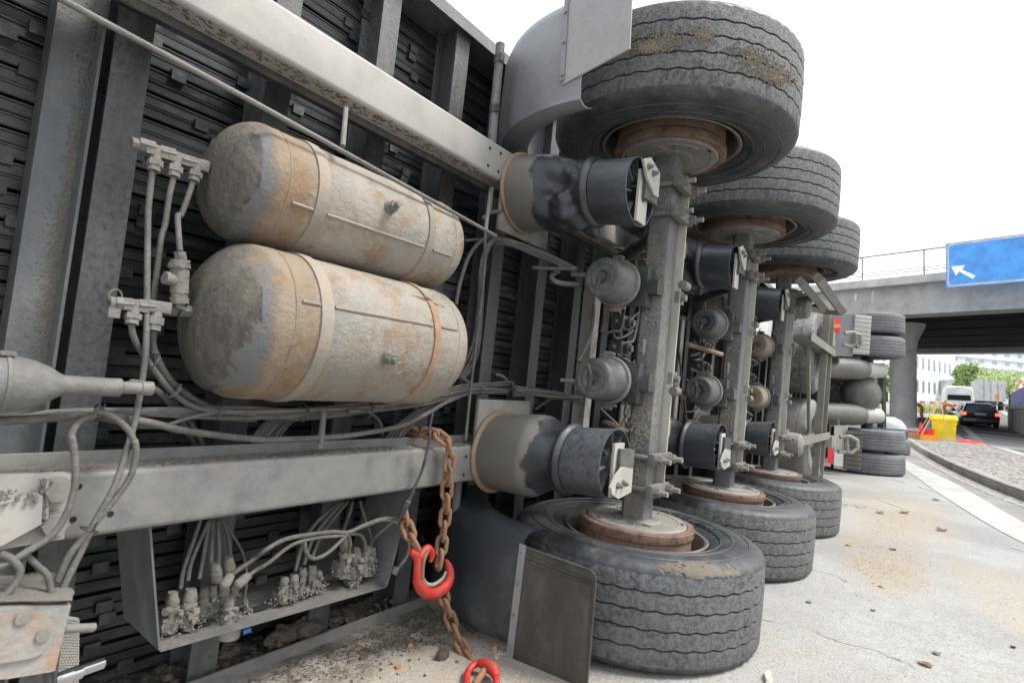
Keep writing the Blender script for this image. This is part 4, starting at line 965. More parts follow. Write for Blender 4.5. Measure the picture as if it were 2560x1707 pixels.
for p, q in ((a,b),(c_,d_),(b,d_),(T(1835*1.0884,700*1.0884,y=-.1),b)):
    u = (q-p).normalized(); tube(bm, [p-u*.03, q+u*.03], .04, 4)
obj('support_leg', bm, 'palegreen', TR, sharp=20)
bm = bmn(); bx(bm, 3.75, 4.45, .44, .69, 1.55, 1.95); obj('bright_patch_box', bm, mat('bright_patch_white', (.62,.62,.6), .5, dust=.4, bump=.05), TR, bev=.01)  # added pale box, stands in for a bright patch of sky between the axles
for (px, py) in ((2000,768),(1980,1110)):    # big brake chambers beside the third axle
    q = T(px, py, y=-.10); bm = bmn(); lathe(bm, [(.0005,-.085),(.07,-.08),(.095,-.06),(.10,-.01),(.098,.03),(.112,.034),(.113,.05),(.098,.054),(.094,.085),(.07,.10),(.0005,.105)], 40, 'y', q)
    o = obj('brake_chamber', bm, 'shield', TR, sharp=40); bm = bmn(); lathe(bm, [(.113,.028),(.119,.032),(.119,.052),(.113,.056)], 40, 'y', q); obj('clamp_ring', bm, 'chassis', o)
    bm = bmn(); tube(bm, [q+Vector((-.02,.1,0)), q+Vector((-.1,.22,.02))], .03, 10); obj('push_rod', bm, 'chassis', o)

# ================================================================== CHAIN SLING
CH = thing('chain_sling', 'rusty lifting chain with a bright red hook hanging over the lower chassis beam', 'chain', loc=tuple(G(1204,1676)))
CHI = CH.location.copy()
def wz(x, y, d): return TRL @ z8(x, y, d)-CHI
LL = .052; LR = .0080
bm = bmn(); q = []
for k in range(10): a = -PI/2+PI*k/9; q.append((.0145*math.cos(a), 0, LL/2-.0145+.0145*0+.0145*math.sin(a)+.0))
hl = LL*.62/2
pts = [(.0172*math.sin(PI*k/8-PI/2+PI/2-PI/2), 0, 0) for k in range(1)]
pts = [(.0172*math.cos(a), 0, hl+.0172*math.sin(a)) for a in [PI*k/8 for k in range(9)]]+[(.0172*math.cos(a), 0, -hl+.0172*math.sin(a)) for a in [PI+PI*k/8 for k in range(9)]]
tube(bm, pts, LR, 10, closed=True); link0 = obj('chain_link', bm, 'chain', CH)
nl = [0]
def run(path, start=0):
    P = spline(path, 14); seg = [0]
    for a, b in zip(P, P[1:]): seg.append(seg[-1]+(b-a).length)
    step = 2*(hl+.0172)-2*LR-.0008
    n = int(seg[-1]/step)+1
    for i in range(n):
        s = min(i*step, seg[-1]-1e-6); k = max(j for j in range(len(seg)) if seg[j] <= s); k = min(k, len(P)-2)
        t = (s-seg[k])/max(seg[k+1]-seg[k], 1e-9); p = P[k].lerp(P[k+1], t); d = (P[k+1]-P[k]).normalized()
        l = link0 if nl[0] == 0 else clone(link0, CH); nl[0] += 1
        side = Vector((1,0,0)) if abs(d.x) < .9 else Vector((0,1,0)); side = (side-d*side.dot(d)).normalized(); oth = d.cross(side)
        ang = (PI/2 if (i+start) % 2 else 0)+rg.uniform(-.25,.25)+rad(25); xa = side*math.cos(ang)+oth*math.sin(ang); ya = d.cross(xa)
        m_ = Matrix((xa, ya, d)).transposed().to_4x4(); m_.translation = p; l.parent = CH; l.matrix_local = m_
    return P
run([wz(900,-20,.60), wz(985,-5,.54), wz(1060,5,.47), wz(1140,20,.425), wz(1195,70,.405), wz(1212,150,.40), wz(1203,250,.40), wz(1193,360,.40), wz(1188,470,.40), wz(1176,590,.40), wz(1160,710,.40), wz(1146,800,.40), wz(1135,870,.40)])
run([wz(935,520,.47), wz(950,600,.45), wz(975,660,.43), wz(1015,735,.40)], 1)
run([wz(1172,1020,.39), wz(1200,1120,.38), wz(1235,1215,.36), wz(1270,1300,.33), wz(1320,1390,.28), wz(1370,1460,.23), wz(1415,1510,.19)])
# red hook: swept body, eye, latch
def sweep(path, rs, flat=1.0, seg=12, name='hook', mm='redpaint', par=CH):
    P = spline(path, 5); m_ = len(P); R_ = []
    for i in range(m_):
        t = i/(m_-1)*(len(rs)-1); k = min(int(t), len(rs)-2); R_.append(rs[k]+(rs[k+1]-rs[k])*(t-k))
    bm = bmn(); tube(bm, P, R_, seg); bmesh.ops.scale; return obj(name, bm, mm, par, sharp=60)
hy = .395
sweep([wz(985,755,hy), wz(1010,800,hy), wz(1012,880,hy), wz(1020,945,hy), wz(1060,995,hy), wz(1120,1000,hy), wz(1180,965,hy), wz(1210,900,hy), wz(1205,840,hy), wz(1190,800,hy)], [.011,.014,.017,.021,.0235,.0235,.022,.019,.014,.006])
hk = sweep([wz(1010,800,hy), wz(1040,755,hy), wz(1075,725,hy), wz(1100,760,hy), wz(1090,810,hy)], [.012,.013,.014,.012,.007], name='hook_eye')
sweep([wz(965,745,hy), wz(1000,765,hy), wz(1030,790,hy)], [.009,.014,.012], name='hook_lug')
sweep([wz(1075,735,hy-.012), wz(1050,800,hy-.016), wz(1042,860,hy-.016), wz(1040,905,hy-.016)], [.008,.007,.007,.008], name='latch', mm='chain')
sweep([wz(1040,905,hy-.012), wz(1065,945,hy-.012), wz(1110,952,hy-.012), wz(1165,915,hy-.012), wz(1188,870,hy-.012)], [.006,.007,.007,.006,.005], name='hook_wear_edge', mm='plateold')
# red connecting link lying on the ground at the end
c0, c1, c2, c3 = [G(640+x*.3998, 1080+y*.3998, z)-CHI for x, y, z in ((1400,1440,.035),(1475,1490,.03),(1490,1580,.02),(1330,1570,.02))]
g8 = lambda x, y, z: G(640+x*.3998, 1080+y*.3998, z)-CHI
bm = bmn(); tube(bm, spline([g8(x, y, z) for x, y, z in ((1318,1570,.014),(1330,1490,.02),(1392,1440,.034),(1465,1468,.034),(1500,1530,.026),(1498,1620,.016),(1425,1670,.013),(1345,1640,.013))], 6, True), .0115, 12, closed=True); obj('coupling_link', bm, 'redpaint', CH, sharp=180)
sweep([g8(1395,1442,.036), g8(1440,1450,.038), g8(1480,1480,.036), g8(1503,1530,.028)], [.012,.019,.020,.012], name='coupling_shell')
bm = bmn(); tube(bm, [g8(1425,1490,.03), g8(1400,1530,.026), g8(1365,1580,.02)], .011, 12); obj('coupling_pin', bm, 'chain', CH)
# links going on along the ground, out of the picture
run([c2+Vector((-.05,-.05,-.0)), c2+Vector((-.1,-.2,-.01)), c2+Vector((-.22,-.4,-.012))])

# ================================================================== GROUND
def gmat(name, base, light, warm, warm_amt=.5, scale=1., bump=.25, rough_=.85, grain=(.5,.49,.46), crack=False, zones=()):
    m = bpy.data.materials.new(name); m.use_nodes = True; nt = m.node_tree; L = nt.links; p = nt.nodes['Principled BSDF']
    p.inputs['Roughness'].default_value = rough_; p.inputs['Specular IOR Level'].default_value = .3
    tc = _n(nt, 'ShaderNodeTexCoord'); co = tc.outputs['Object']
    def noise(s, d=6, r=.6):
        t = _n(nt, 'ShaderNodeTexNoise'); t.inputs['Scale'].default_value = s*scale; t.inputs['Detail'].default_value = d; t.inputs['Roughness'].default_value = r; L.new(co, t.inputs['Vector']); return t.outputs['Fac']
    def ramp(f, a, b):
        r = _n(nt, 'ShaderNodeMapRange'); r.interpolation_type = 'SMOOTHSTEP'; r.inputs['From Min'].default_value = a; r.inputs['From Max'].default_value = b; L.new(f, r.inputs['Value']); return r.outputs[0]
    def mul(a, b):
        x = _n(nt, 'ShaderNodeMath', operation='MULTIPLY'); L.new(a, x.inputs[0])
        if isinstance(b, (int, float)): x.inputs[1].default_value = b
        else: L.new(b, x.inputs[1])
        return x.outputs[0]
    def mix(f, a, b):
        x = _n(nt, 'ShaderNodeMix', data_type='RGBA'); L.new(f, x.inputs[0])
        for s, v in (('A', a), ('B', b)):
            if isinstance(v, tuple): x.inputs[s].default_value = (*v, 1)
            else: L.new(v, x.inputs[s])
        return x.outputs['Result']
    c = mix(ramp(noise(.9, 8), .36, .64), base, light)
    c = mix(mul(ramp(noise(.55, 7, .65), .5, .66), mul(ramp(noise(9, 6), .3, .65), warm_amt)), c, warm)
    for (cx, cy, rx, ry, rot, col, am) in zones:      # spilled sand and soil where they lie
        mp = _n(nt, 'ShaderNodeMapping', vector_type='TEXTURE'); mp.inputs['Location'].default_value = (cx, cy, 0); mp.inputs['Rotation'].default_value = (0, 0, rot); mp.inputs['Scale'].default_value = (rx, ry, 1); L.new(co, mp.inputs['Vector'])
        ln = _n(nt, 'ShaderNodeVectorMath', operation='LENGTH'); L.new(mp.outputs[0], ln.inputs[0])
        ma = _n(nt, 'ShaderNodeMath', operation='MULTIPLY_ADD'); L.new(noise(4, 7, .65), ma.inputs[0]); ma.inputs[1].default_value = -1.3; L.new(ln.outputs['Value'], ma.inputs[2])
        c = mix(mul(mul(ramp(ma.outputs[0], .45, -.15), ramp(noise(14, 7, .7), .3, .6)), am), c, col)
    vo = _n(nt, 'ShaderNodeTexVoronoi'); vo.inputs['Scale'].default_value = 170*scale; L.new(co, vo.inputs['Vector'])
    sv = _n(nt, 'ShaderNodeSeparateColor'); L.new(vo.outputs['Color'], sv.inputs[0])
    c = mix(mul(ramp(sv.outputs[0], .55, .9), .3), c, grain)
    c = mix(mul(ramp(sv.outputs[1], .74, .98), .38), c, tuple(k*.45 for k in base))
    if crack:
        v2 = _n(nt, 'ShaderNodeTexVoronoi', feature='DISTANCE_TO_EDGE'); v2.inputs['Scale'].default_value = .36
        nz = _n(nt, 'ShaderNodeTexNoise'); nz.inputs['Scale'].default_value = 3; nz.inputs['Detail'].default_value = 8; L.new(co, nz.inputs['Vector'])
        ad = _n(nt, 'ShaderNodeVectorMath', operation='MULTIPLY_ADD'); ad.inputs[1].default_value = (.35,.35,.35); L.new(nz.outputs['Color'], ad.inputs[0]); L.new(co, ad.inputs[2]); L.new(ad.outputs[0], v2.inputs['Vector'])
        inv = _n(nt, 'ShaderNodeMath', operation='LESS_THAN'); inv.inputs[1].default_value = .0018; L.new(v2.outputs['Distance'], inv.inputs[0])
        c = mix(mul(inv.outputs[0], mul(ramp(noise(.8), .54, .6), .7)), c, (.07,.065,.06))
    L.new(c, p.inputs['Base Color'])
    b = _n(nt, 'ShaderNodeBump'); b.inputs['Strength'].default_value = bump; b.inputs['Distance'].default_value = .012
    ad2 = _n(nt, 'ShaderNodeMath', operation='ADD'); L.new(noise(60, 5, .7), ad2.inputs[0]); L.new(vo.outputs['Distance'], ad2.inputs[1]); L.new(ad2.outputs[0], b.inputs['Height']); L.new(b.outputs[0], p.inputs['Normal'])
    return m
M['lot'] = gmat('dusty_asphalt', (.235,.235,.234), (.325,.325,.322), (.31,.27,.215), .6, crack=True, zones=((-.8,.45,1.3,.75,0,(.33,.27,.20),.9),(-.75,.66,.9,.22,0,(.10,.08,.062),.85),(2.7,-.72,1.3,.28,.0,(.30,.25,.19),.65),(1.75,-.78,.5,.25,0,(.33,.265,.185),.9),(4.2,-.75,1.6,.5,.1,(.36,.29,.2),.7),(12.5,-.55,2.6,.8,.05,(.48,.30,.2),.8),(.6,-1.0,.9,.4,.3,(.4,.4,.4),.5),(1.5,-1.5,1.2,.4,.2,(.38,.31,.22),.6)))
M['lot'].node_tree
M['road'] = gmat('road_asphalt', (.075,.077,.08), (.105,.107,.112), (.16,.15,.14), .3, scale=.6)
M['verge'] = gmat('grass_ground', (.10,.14,.045), (.13,.19,.06), (.2,.2,.09), .5)
M['roadpaint'] = mat('road_paint_white', (.46,.46,.445), .6, dust=.52, dcol=(.27,.265,.255), damt=.8, dscale=7, bump=.3, bscl=90, fine=.8)
def sheet(name, A, B, dz, m, n=1):
    """strip of ground between two polylines of equal length, lying dz above the terrain"""
    bm = bmn(); rows = []
    for a, b in zip(A, B):
        rows.append([bm.verts.new(onground(Vector(a).lerp(Vector(b), k/n), dz)) for k in range(n+1)])
    for r, s in zip(rows, rows[1:]):
        for k in range(n): bm.faces.new((r[k], r[k+1], s[k+1], s[k]))
    bmesh.ops.recalc_face_normals(bm, faces=bm.faces[:])
    if bm.faces[0].normal.z < 0: bmesh.ops.reverse_faces(bm, faces=bm.faces[:])
    return struct(obj(name, bm, m, smooth=False))
# terrain, one sheet to the horizon (finer where the road climbs)
bm = bmn(); xs = [-900,-300,-80,-20]+[-12+2*i for i in range(17)]+[22+3*i for i in range(50)]+[190,260,400,700,1300]
ys = [-1200,-500,-200,-100]+[-80+6*i for i in range(27)]+[100,200,500,1200]
g_ = [[bm.verts.new((x, y, hgt(x, y))) for y in ys] for x in xs]
for i in range(len(xs)-1):
    for j in range(len(ys)-1): bm.faces.new((g_[i][j], g_[i+1][j], g_[i+1][j+1], g_[i][j+1]))
struct(obj('ground', bm, 'lot'))
# kerb line followed from the photograph, then continued
KB = [(-6,-5.6),(-2,-4.35),(1,-3.45),(3,-2.86),(5,-2.34),(6.73,-1.935),(8.25,-1.68),(9.8,-1.48),(11.39,-1.31),(14.3,-1.04),(17.36,-.82),(20,-.66),(23,-.50),(25.5,-.38),(27.5,-.30)]
def along(P, ext=0):
    P = [Vector((x, y, 0)) for x, y in P]; return spline(P, 8)
KP = along(KB)
def offs(P, d):
    out = []
    for i, p in enumerate(P):
        t = (P[min(i+1, len(P)-1)]-P[max(i-1, 0)]).normalized(); out.append(p+Vector((t.y, -t.x, 0))*d)
    return out
FAR = offs(KP, 2.15)
# carriageway beyond the island, running on under the bridge
road_dir = Vector((math.cos(rad(2.5)), math.sin(rad(2.5)), 0))
RI = offs(KP, 2.06)
endp = RI[-1]
RI = RI+[endp+Vector((d, d*.0-.0005*d*d, 0)) for d in (4,8,14,20,26,34,42,52,64,80,100)]
RO = [p+Vector((0,-7.6-.02*i*0,0)) for i, p in enumerate(RI)]
sheet('road', RI, RO, .004, 'road', 4)
LA, LB = offs(KP, 2.46), offs(KP, 2.76)
ee = LA[-1]
ext = [Vector((d, -.0005*d*d, 0)) for d in (4,8,14,20,26,34,42,52,64,80,100)]
sheet('road_marking', LA+[LA[-1]+e for e in ext], LB+[LB[-1]+e for e in ext], .009, 'roadpaint')
oA = [p+Vector((0,-3.9,0)) for p in LA+[LA[-1]+e for e in ext]]; oB = [p+Vector((0,-4.02,0)) for p in LB+[LB[-1]+e for e in ext]]
sheet('road_marking', [p for p in oA if p.x > 16], [p for p in oB if p.x > 16][:len([p for p in oA if p.x > 16])], .009, 'roadpaint')
# broad white edge line on the near side of the kerb
WL = [(1.2,-2.2,1.2,-2.66),(2.4,-1.87,2.6,-2.24),(3.64,-1.583,3.9,-1.935),(4.49,-1.415,4.857,-1.716),(6.6,-1.103,6.7,-1.50),(8.6,-.86,8.5,-1.265),(11.29,-.503,11.4,-.78),(13.5,-.30,13.4,-.55),(16,-.15,16,-.36)]
wa = spline([Vector((a, b, 0)) for a, b, c, d in WL], 6); wb = spline([Vector((c, d, 0)) for a, b, c, d in WL], 6)
sheet('road_marking', wa, wb, .005, 'roadpaint')
# asphalt strip between edge line and kerb, and the paved gutter
M['strip'] = gmat('gutter_asphalt', (.17,.17,.17), (.25,.245,.24), (.33,.26,.19), .6)
so_ = [p for p in offs(KP, -.62) if p.x > 0]; si_ = [p for p in offs(KP, -.02) if p.x > 0]; mnn = min(len(so_), len(si_)); sheet('road_shoulder', so_[-mnn:], si_[-mnn:], .0025, 'strip')
M['sett'] = mat('sett_stone', (.3,.29,.275), .8, dust=.5, dcol=(.36,.335,.3), damt=.6, dscale=9, bump=.4, bscl=40)
M['kerb'] = mat('kerb_granite', (.26,.25,.235), .8, dust=.5, dcol=(.38,.36,.33), damt=.6, dscale=5, bump=.4, bscl=40, blotch=.35, bcol=(.15,.145,.14), bscale=4)
M['cob'] = mat('cobble_stone', (.27,.255,.24), .8, dust=.5, dcol=(.35,.31,.275), damt=.6, dscale=5, bump=.4, bscl=40)
M['joint'] = mat('sand_joint', (.20,.175,.145), .95, dust=.4, dcol=(.3,.24,.18), damt=.5, bump=.5)
# gutter setts, two rows, and kerb stones
def arclen(P):
    s = [0]
    for a, b in zip(P, P[1:]): s.append(s[-1]+(b-a).length)
    return s
def at_s(P, S, s):
    import bisect
    k = max(0, min(bisect.bisect_right(S, s)-1, len(P)-2)); t = (s-S[k])/(S[k+1]-S[k]); return P[k].lerp(P[k+1], t), (P[k+1]-P[k]).normalized()
def stone(bm, w, l, h, seed, jit=.008):
    rg = random.Random(seed); c = min(w, l)*.12
    pts = [(-l/2+c*.5,-w/2),(l/2-c*.5,-w/2),(l/2,-w/2+c*.5),(l/2,w/2-c*.5),(l/2-c*.5,w/2),(-l/2+c*.5,w/2),(-l/2,w/2-c*.5),(-l/2,-w/2+c*.5)]
    b_ = [bm.verts.new((x, y, 0)) for x, y in pts]; t_ = [bm.verts.new((x*1.0+rg.uniform(-jit,jit)*.3, y+rg.uniform(-jit,jit)*.3, h-c*.5)) for x, y in pts]; u_ = [bm.verts.new((x*.86, y*.86, h+rg.uniform(-jit,jit)*.4)) for x, y in pts]
    for A, B in ((b_, t_), (t_, u_)):
        for k in range(8): bm.faces.new((A[k], A[(k+1)%8], B[(k+1)%8], B[k]))
    bm.faces.new(u_)
ISL = sheet('traffic_island', offs(KP, .115), offs(KP, 2.03), .10, 'joint', 2)
kmeshes = []
for k in range(4):
    bm = bmn(); stone(bm, .115, .97, .135, k, .02); o = obj('kerb_stone', bm, 'kerb'); kmeshes.append(o)
S = arclen(KP); tot = S[-1]
def put(src, parent, p, d, z, name=None):
    o = src.copy(); COL.objects.link(o); o.parent = parent; o.location = (p.x, p.y, z); o.rotation_euler = (0, 0, math.atan2(d.y, d.x)); return o
s = .5; i = 0
while s < tot-.5:
    p, d = at_s(KP, S, s)
    if p.x > 1:
        q = p+Vector((d.y, -d.x, 0))*.055; put(kmeshes[i % 4], ISL, q, d, hgt(q.x, q.y)); i += 1
    s += 1.0
for o in kmeshes: bpy.data.objects.remove(o)
smesh = []
for k in range(5):
    bm = bmn(); stone(bm, .098, .098, .012, k+20, .012); smesh.append(obj('gutter_sett', bm, 'sett'))
ns = 0; rg = random.Random(9); KG = [offs(KP, -.085), offs(KP, -.19)]
GS = thing('gutter', 'double row of pale setts along the foot of the kerb', 'gutter', loc=(0,0,0))
del GS['label'], GS['category']; struct(GS)
for P in KG:
    S2 = arclen(P); s = 0
    while s < S2[-1] and ns < 300:
        p, d = at_s(P, S2, s)
        if 4.8 < p.x < 22: put(rg.choice(smesh), GS, p, d, hgt(p.x, p.y)-.002+rg.uniform(-.003,.003)); ns += 1
        s += .106
for o in smesh: bpy.data.objects.remove(o)
# cobbles on the island: the nearest 300 singly, the rest joined
cm_ = []
for k in range(6):
    bm = bmn(); stone(bm, .098, .112+.012*(k % 3), .035, k+40, .016); cm_.append(obj('cobble', bm, 'cob'))
rest = bmn(); nc = 0; cand = []
for r in range(17):
    P = offs(KP, .175+.108*r); S2 = arclen(P); s = rg.uniform(0,.1)
    while s < S2[-1]:
        p, d = at_s(P, S2, s)
        if p.x > 5.2: cand.append((p.copy(), d.copy()))
        s += .132+rg.uniform(-.012,.012)
# those in view first
def inview(p):
    v = p-CAM; z = v.dot(FWD); 
    return z > 0 and abs(v.dot(RIGHT)/z*F) < 1300 and abs(v.dot(DOWN)/z*F) < 870
cand.sort(key=lambda c: (not inview(c[0]), (c[0]-CAM).length))
for p, d in cand:
    a = rg.uniform(-.06,.06); d = Vector((d.x*math.cos(a)-d.y*math.sin(a), d.x*math.sin(a)+d.y*math.cos(a), 0)); z = hgt(p.x, p.y)+.084+rg.uniform(-.006,.006)
    if nc < 300: put(rg.choice(cm_), ISL, p, d, z); nc += 1
    else:
        n0 = len(rest.verts); stone(rest, .098, .118, .035, nc, .016); rest.verts.ensure_lookup_table(); nc += 1
        bmesh.ops.transform(rest, matrix=Matrix.Translation((p.x, p.y, z)) @ Matrix.Rotation(math.atan2(d.y, d.x), 4, 'Z'), verts=rest.verts[n0:])
for o in cm_: bpy.data.objects.remove(o)
stuff(obj('cobbles', rest, 'cob', ISL, smooth=False))
# grit, sand and soil on the ground
def scatter(name, n, fn, rr, m, seed, sq=(1,1,.6), sub=1):
    bm = bmn(); rg = random.Random(seed)
    for i in range(n):
        p = fn(rg); 
        if p is None: continue
        r = rg.uniform(*rr)*rg.uniform(.4,1); lump(bm, (p[0], p[1], hgt(p[0], p[1])+r*.3), r, i+seed*1000, sub, .5, sq)
    return stuff(obj(name, bm, m, smooth=False))
M['grit'] = mat('grit', (.36,.32,.26), .9, dust=.5, dcol=(.5,.46,.4), damt=.7, dscale=9, bump=0, fine=0)
M['bark'] = mat('bark_bits', (.07,.05,.038), .9, dust=.4, dcol=(.18,.13,.09), bump=.4)
M['bark2'] = mat('wood_bits', (.30,.15,.07), .85, dust=.4, dcol=(.45,.32,.2), bump=.3)
scatter('grit', 2600, lambda r: (r.gauss(-.6,.42), r.gauss(.25,.30)) if r.random() < .6 else (r.gauss(.8,.8), r.gauss(-.9,.5)), (.0012,.0045), 'grit', 1)
scatter('soil_grains', 1200, lambda r: (r.gauss(-.75,.4), .72-abs(r.gauss(0,.13))), (.002,.008), 'muddark', 2)
scatter('soil_grains', 900, lambda r: (r.triangular(1.3,5.2,2.3), -.62-abs(r.gauss(0,.22))) if r.random() < .7 else (r.gauss(1.7,.3), r.gauss(-.72,.1)), (.0015,.0045), mat('brown_soil', (.2,.15,.1), .95, dust=.5, dcol=(.33,.27,.2), bump=0), 3)
def piece(name, label, cat, px, py, l, w, h, m, a, seed, group=None, z=0):
    p = G(px, py); bm = bmn(); rg = random.Random(seed); N = 9
    for sgn in (0, 1):
        pass
    ring = []; top = []; 
    for k in range(N):
        t = 2*PI*k/N; r = 1+rg.uniform(-.3,.25); ring.append(bm.verts.new((l/2*r*math.cos(t), w/2*r*math.sin(t), 0))); top.append(bm.verts.new((l/2*r*.85*math.cos(t)+rg.uniform(-.1,.1)*l, w/2*r*.8*math.sin(t), h*rg.uniform(.55,1))))
    for k in range(N): bm.faces.new((ring[k], ring[(k+1)%N], top[(k+1)%N], top[k]))
    bm.faces.new(top); bm.faces.new(ring[::-1])
    o = obj(name, bm, m, loc=(p.x, p.y, hgt(p.x, p.y)+.0005+z), rot=(0,0,a), smooth=False); return tag(o, label, cat, {'bark':'bits of bark by the chain','wood chip':'wood chips on the ground'}.get(cat, group))
piece('bark_chunk', 'large black bark chunk left of the chain end', 'bark', 640+1165*.4, 1080+1395*.4, .085, .05, .022, 'bark', .3, 1)
piece('bark_chip', 'dark bark chip above the rusty chain end', 'bark', 640+1015*.4, 1080+1225*.4, .045, .018, .009, 'bark', -.3, 2)
piece('wood_chip', 'orange brown wood chip with dark half, beside the black bark chip', 'wood chip', 640+965*.4, 1080+1328*.4, .042, .022, .01, 'bark2', .6, 3)
piece('wood_chip', 'orange wood chip nearest the lower trailer edge', 'wood chip', 640+635*.4, 1080+1352*.4, .035, .018, .007, 'bark2', 0, 4)
piece('soil_clod', 'round brown soil clod near the bottom edge', 'soil clod', 640+672*.4, 1080+1412*.4, .035, .026, .015, 'muddark', .2, 5)
piece('wood_chip', 'reddish wood chip lowest in the picture', 'wood chip', 640+890*.4, 1080+1470*.4, .03, .02, .008, 'bark2', .5, 6)
piece('brick_fragment', 'broken orange brick fragment right beside the black mudguard foot', 'brick fragment', 640+1490*.4, 1080+1360*.4, .045, .03, .02, mat('brick_bit', (.38,.2,.13), .9, bump=.5), .4, 7)
piece('wood_chip', 'pale wood chip in front of the brick fragment', 'wood chip', 640+1505*.4, 1080+1405*.4, .045, .02, .006, mat('pale_wood', (.55,.46,.34), .8, bump=.2), .2, 8)
piece('bark_chip', 'small black bark chip between chain and trailer edge', 'bark', 640+1092*.4, 1080+1270*.4, .022, .02, .012, 'bark', .2, 9)
s_ = 660/1651
piece('stone', 'cream broken stone at the bottom edge right of the front tyre', 'stone', 1900+50*s_, 1080+1540*s_, .075, .03, .018, mat('cream_stone', (.5,.43,.34), .9, bump=.4), .2, 10)
M['leafd'] = mat('dead_leaf', (.34,.24,.15), .8, bump=.2); M['leafg'] = mat('green_leaf', (.26,.36,.24), .6, bump=.1); M['leafy'] = mat('yellow_leaf', (.5,.42,.2), .7, bump=.1)
def leaf(label, px, py, l, m, a, seed, group=None):
    l *= .75; p = G(px, py); bm = bmn(); rg = random.Random(seed); n = 7; L_ = []; R_ = []
    for k in range(n):
        t = k/(n-1); w = l*.3*math.sin(PI*t**.8)+.0004; z = .002+.16*l*math.sin(PI*t)*rg.uniform(.5,1.2)*.5; L_.append(bm.verts.new((l*(t-.5), w, z+w*.3))); R_.append(bm.verts.new((l*(t-.5), -w, z+w*rg.uniform(0,.4))))
    C_ = [bm.verts.new((l*(k/(n-1)-.5), 0, .0015+.04*l)) for k in range(n)]
    for A, B in ((L_, C_), (C_, R_)):
        for k in range(n-1): bm.faces.new((A[k], A[k+1], B[k+1], B[k]))
    g = bmesh.ops.solidify(bm, geom=bm.faces[:], thickness=.0006); tube(bm, [(l*.48,0,.003),(l*.7,0,.002)], .0008, 4)
    return tag(obj('leaf', bm, m, loc=(p.x, p.y, hgt(p.x, p.y)+.001), rot=(0,0,a)), label, 'leaf', 'leaves scattered over the asphalt')
leaf('pale green leaf lying on the open grey asphalt at the right', 1900+1105*s_, 1080+1385*s_, .06, 'leafg', .2, 1)
leaf('curled brown leaf near the bottom right of the asphalt', 1900+1030*s_, 1080+1455*s_, .075, 'leafd', .9, 2)
leaf('yellow leaf on the sandy strip beside the third tyre', 1900+555*s_, 1080+708*s_, .085, 'leafy', .3, 3)
leaf('brown leaf below the white edge line', 1900+1140*s_, 1080+615*s_, .16, 'leafd', -.2, 4)
leaf('orange brown leaf litter clump on the sandy ground', 1900+905*s_, 1080+505*s_, .17, mat('orange_leaf', (.42,.2,.1), .8), .1, 5)
leaf('green leaf left of the orange brown leaf', 1900+750*s_, 1080+505*s_, .13, 'leafg', .5, 6)
leaf('small yellow green leaf in the middle of the asphalt', 1900+755*s_, 1080+965*s_, .05, 'leafy', .4, 7)
leaf('dark leaf at the far right of the asphalt', 1900+1583*s_, 1080+1346*s_, .04, 'bark', .2, 8)
leaf('green weed leaf beside the white edge line', 1900+1105*s_, 1080+425*s_, .15, 'leafg', -.5, 9)
leaf('dark curled leaf beside the yellow leaf', 1900+830*s_, 1080+735*s_, .07, 'bark', .8, 10)
leaf('pale green small leaf above the middle of the asphalt', 1900+708*s_, 1080+1115*s_, .045, 'leafg', .3, 11)
leaf('brown small leaf right of the second tyre', 1900+305*s_, 1080+1065*s_, .05, 'leafd', .5, 12)
M['greenpaint'] = mat('survey_paint', (.25,.62,.42), .7, bump=0)
for (a, b, w) in (((760,430),(905,475),.016),((980,335),(1100,372),.02),((830,290),(905,318),.02),((1580,722),(1651,745),.012)):
    pa, pb = G(1900+a[0]*s_, 1080+a[1]*s_), G(1900+b[0]*s_, 1080+b[1]*s_); d = (pb-pa).normalized(); nn = Vector((-d.y, d.x, 0))*w/2
    bm = bmn(); v = [bm.verts.new(onground(q, .0075)) for q in (pa-nn, pb-nn, pb+nn, pa+nn)]; bm.faces.new(v)
    if bm.faces[:][0].normal.z < 0: pass
    struct(obj('survey_mark', bm, 'greenpaint', smooth=False))

# ================================================================== THE TRACTOR UNIT, ALSO ON ITS SIDE
TU = thing('overturned_tractor_unit', 'overturned tractor unit lying on its side ahead of the trailer, twin rear tyres showing', 'truck tractor', loc=(8.2,-.27,0))
TO = Vector(TU.location)
def tu(px, py, d): return D(px, py, d)-TO
M['mudlight'] = mat('mudguard_light_grey', (.42,.41,.38), .6, dust=.5, dcol=(.5,.47,.42), damt=.4, bump=.05)
M['tyre2'] = mat('tractor_tyre', (.12,.127,.136), .7, dust=.5, dcol=(.23,.23,.225), damt=.5, dscale=5, bump=.4, bscl=40)
M['lampred'] = mat('lamp_red', (.75,.04,.06), .25, bump=0); M['lamporange'] = mat('lamp_orange', (.9,.32,.05), .25, bump=0); M['lampwhite'] = mat('lamp_white', (.7,.68,.64), .3, bump=0)
bm = tyre_mesh(.50, .315, 110, (-.085,-.03,.03,.085), 36, .006, .010)
lathe(bm, [(.29,.12),(.26,.10),(.24,-.02),(.1,-.03),(.0005,-.03)], 40); lathe(bm, [(.29,-.12),(.26,-.1),(.24,-.04),(.1,-.05),(.0005,-.05)], 40)
w0 = None
for z in (.165, .525, 1.955, 2.315):
    if w0 is None: w0 = obj('wheel', bm, 'tyre2', TU, loc=(0,0,z)); w = w0; w.data.materials.append(M['tyre2'])
    else: w = clone(w0, TU, loc=(0,0,z), rot=(0,0,z*3))
for z in (.34, 2.13): 
    bm = bmn(); cyl(bm, (0,0,z-.1), (0,0,z+.1), .22, seg=24); obj('hub', bm, 'chassis', TU)
bm = bmn(); cyl(bm, (0,0,.4), (0,0,2.1), .085, seg=20); obj('drive_axle', bm, 'chassis', TU)
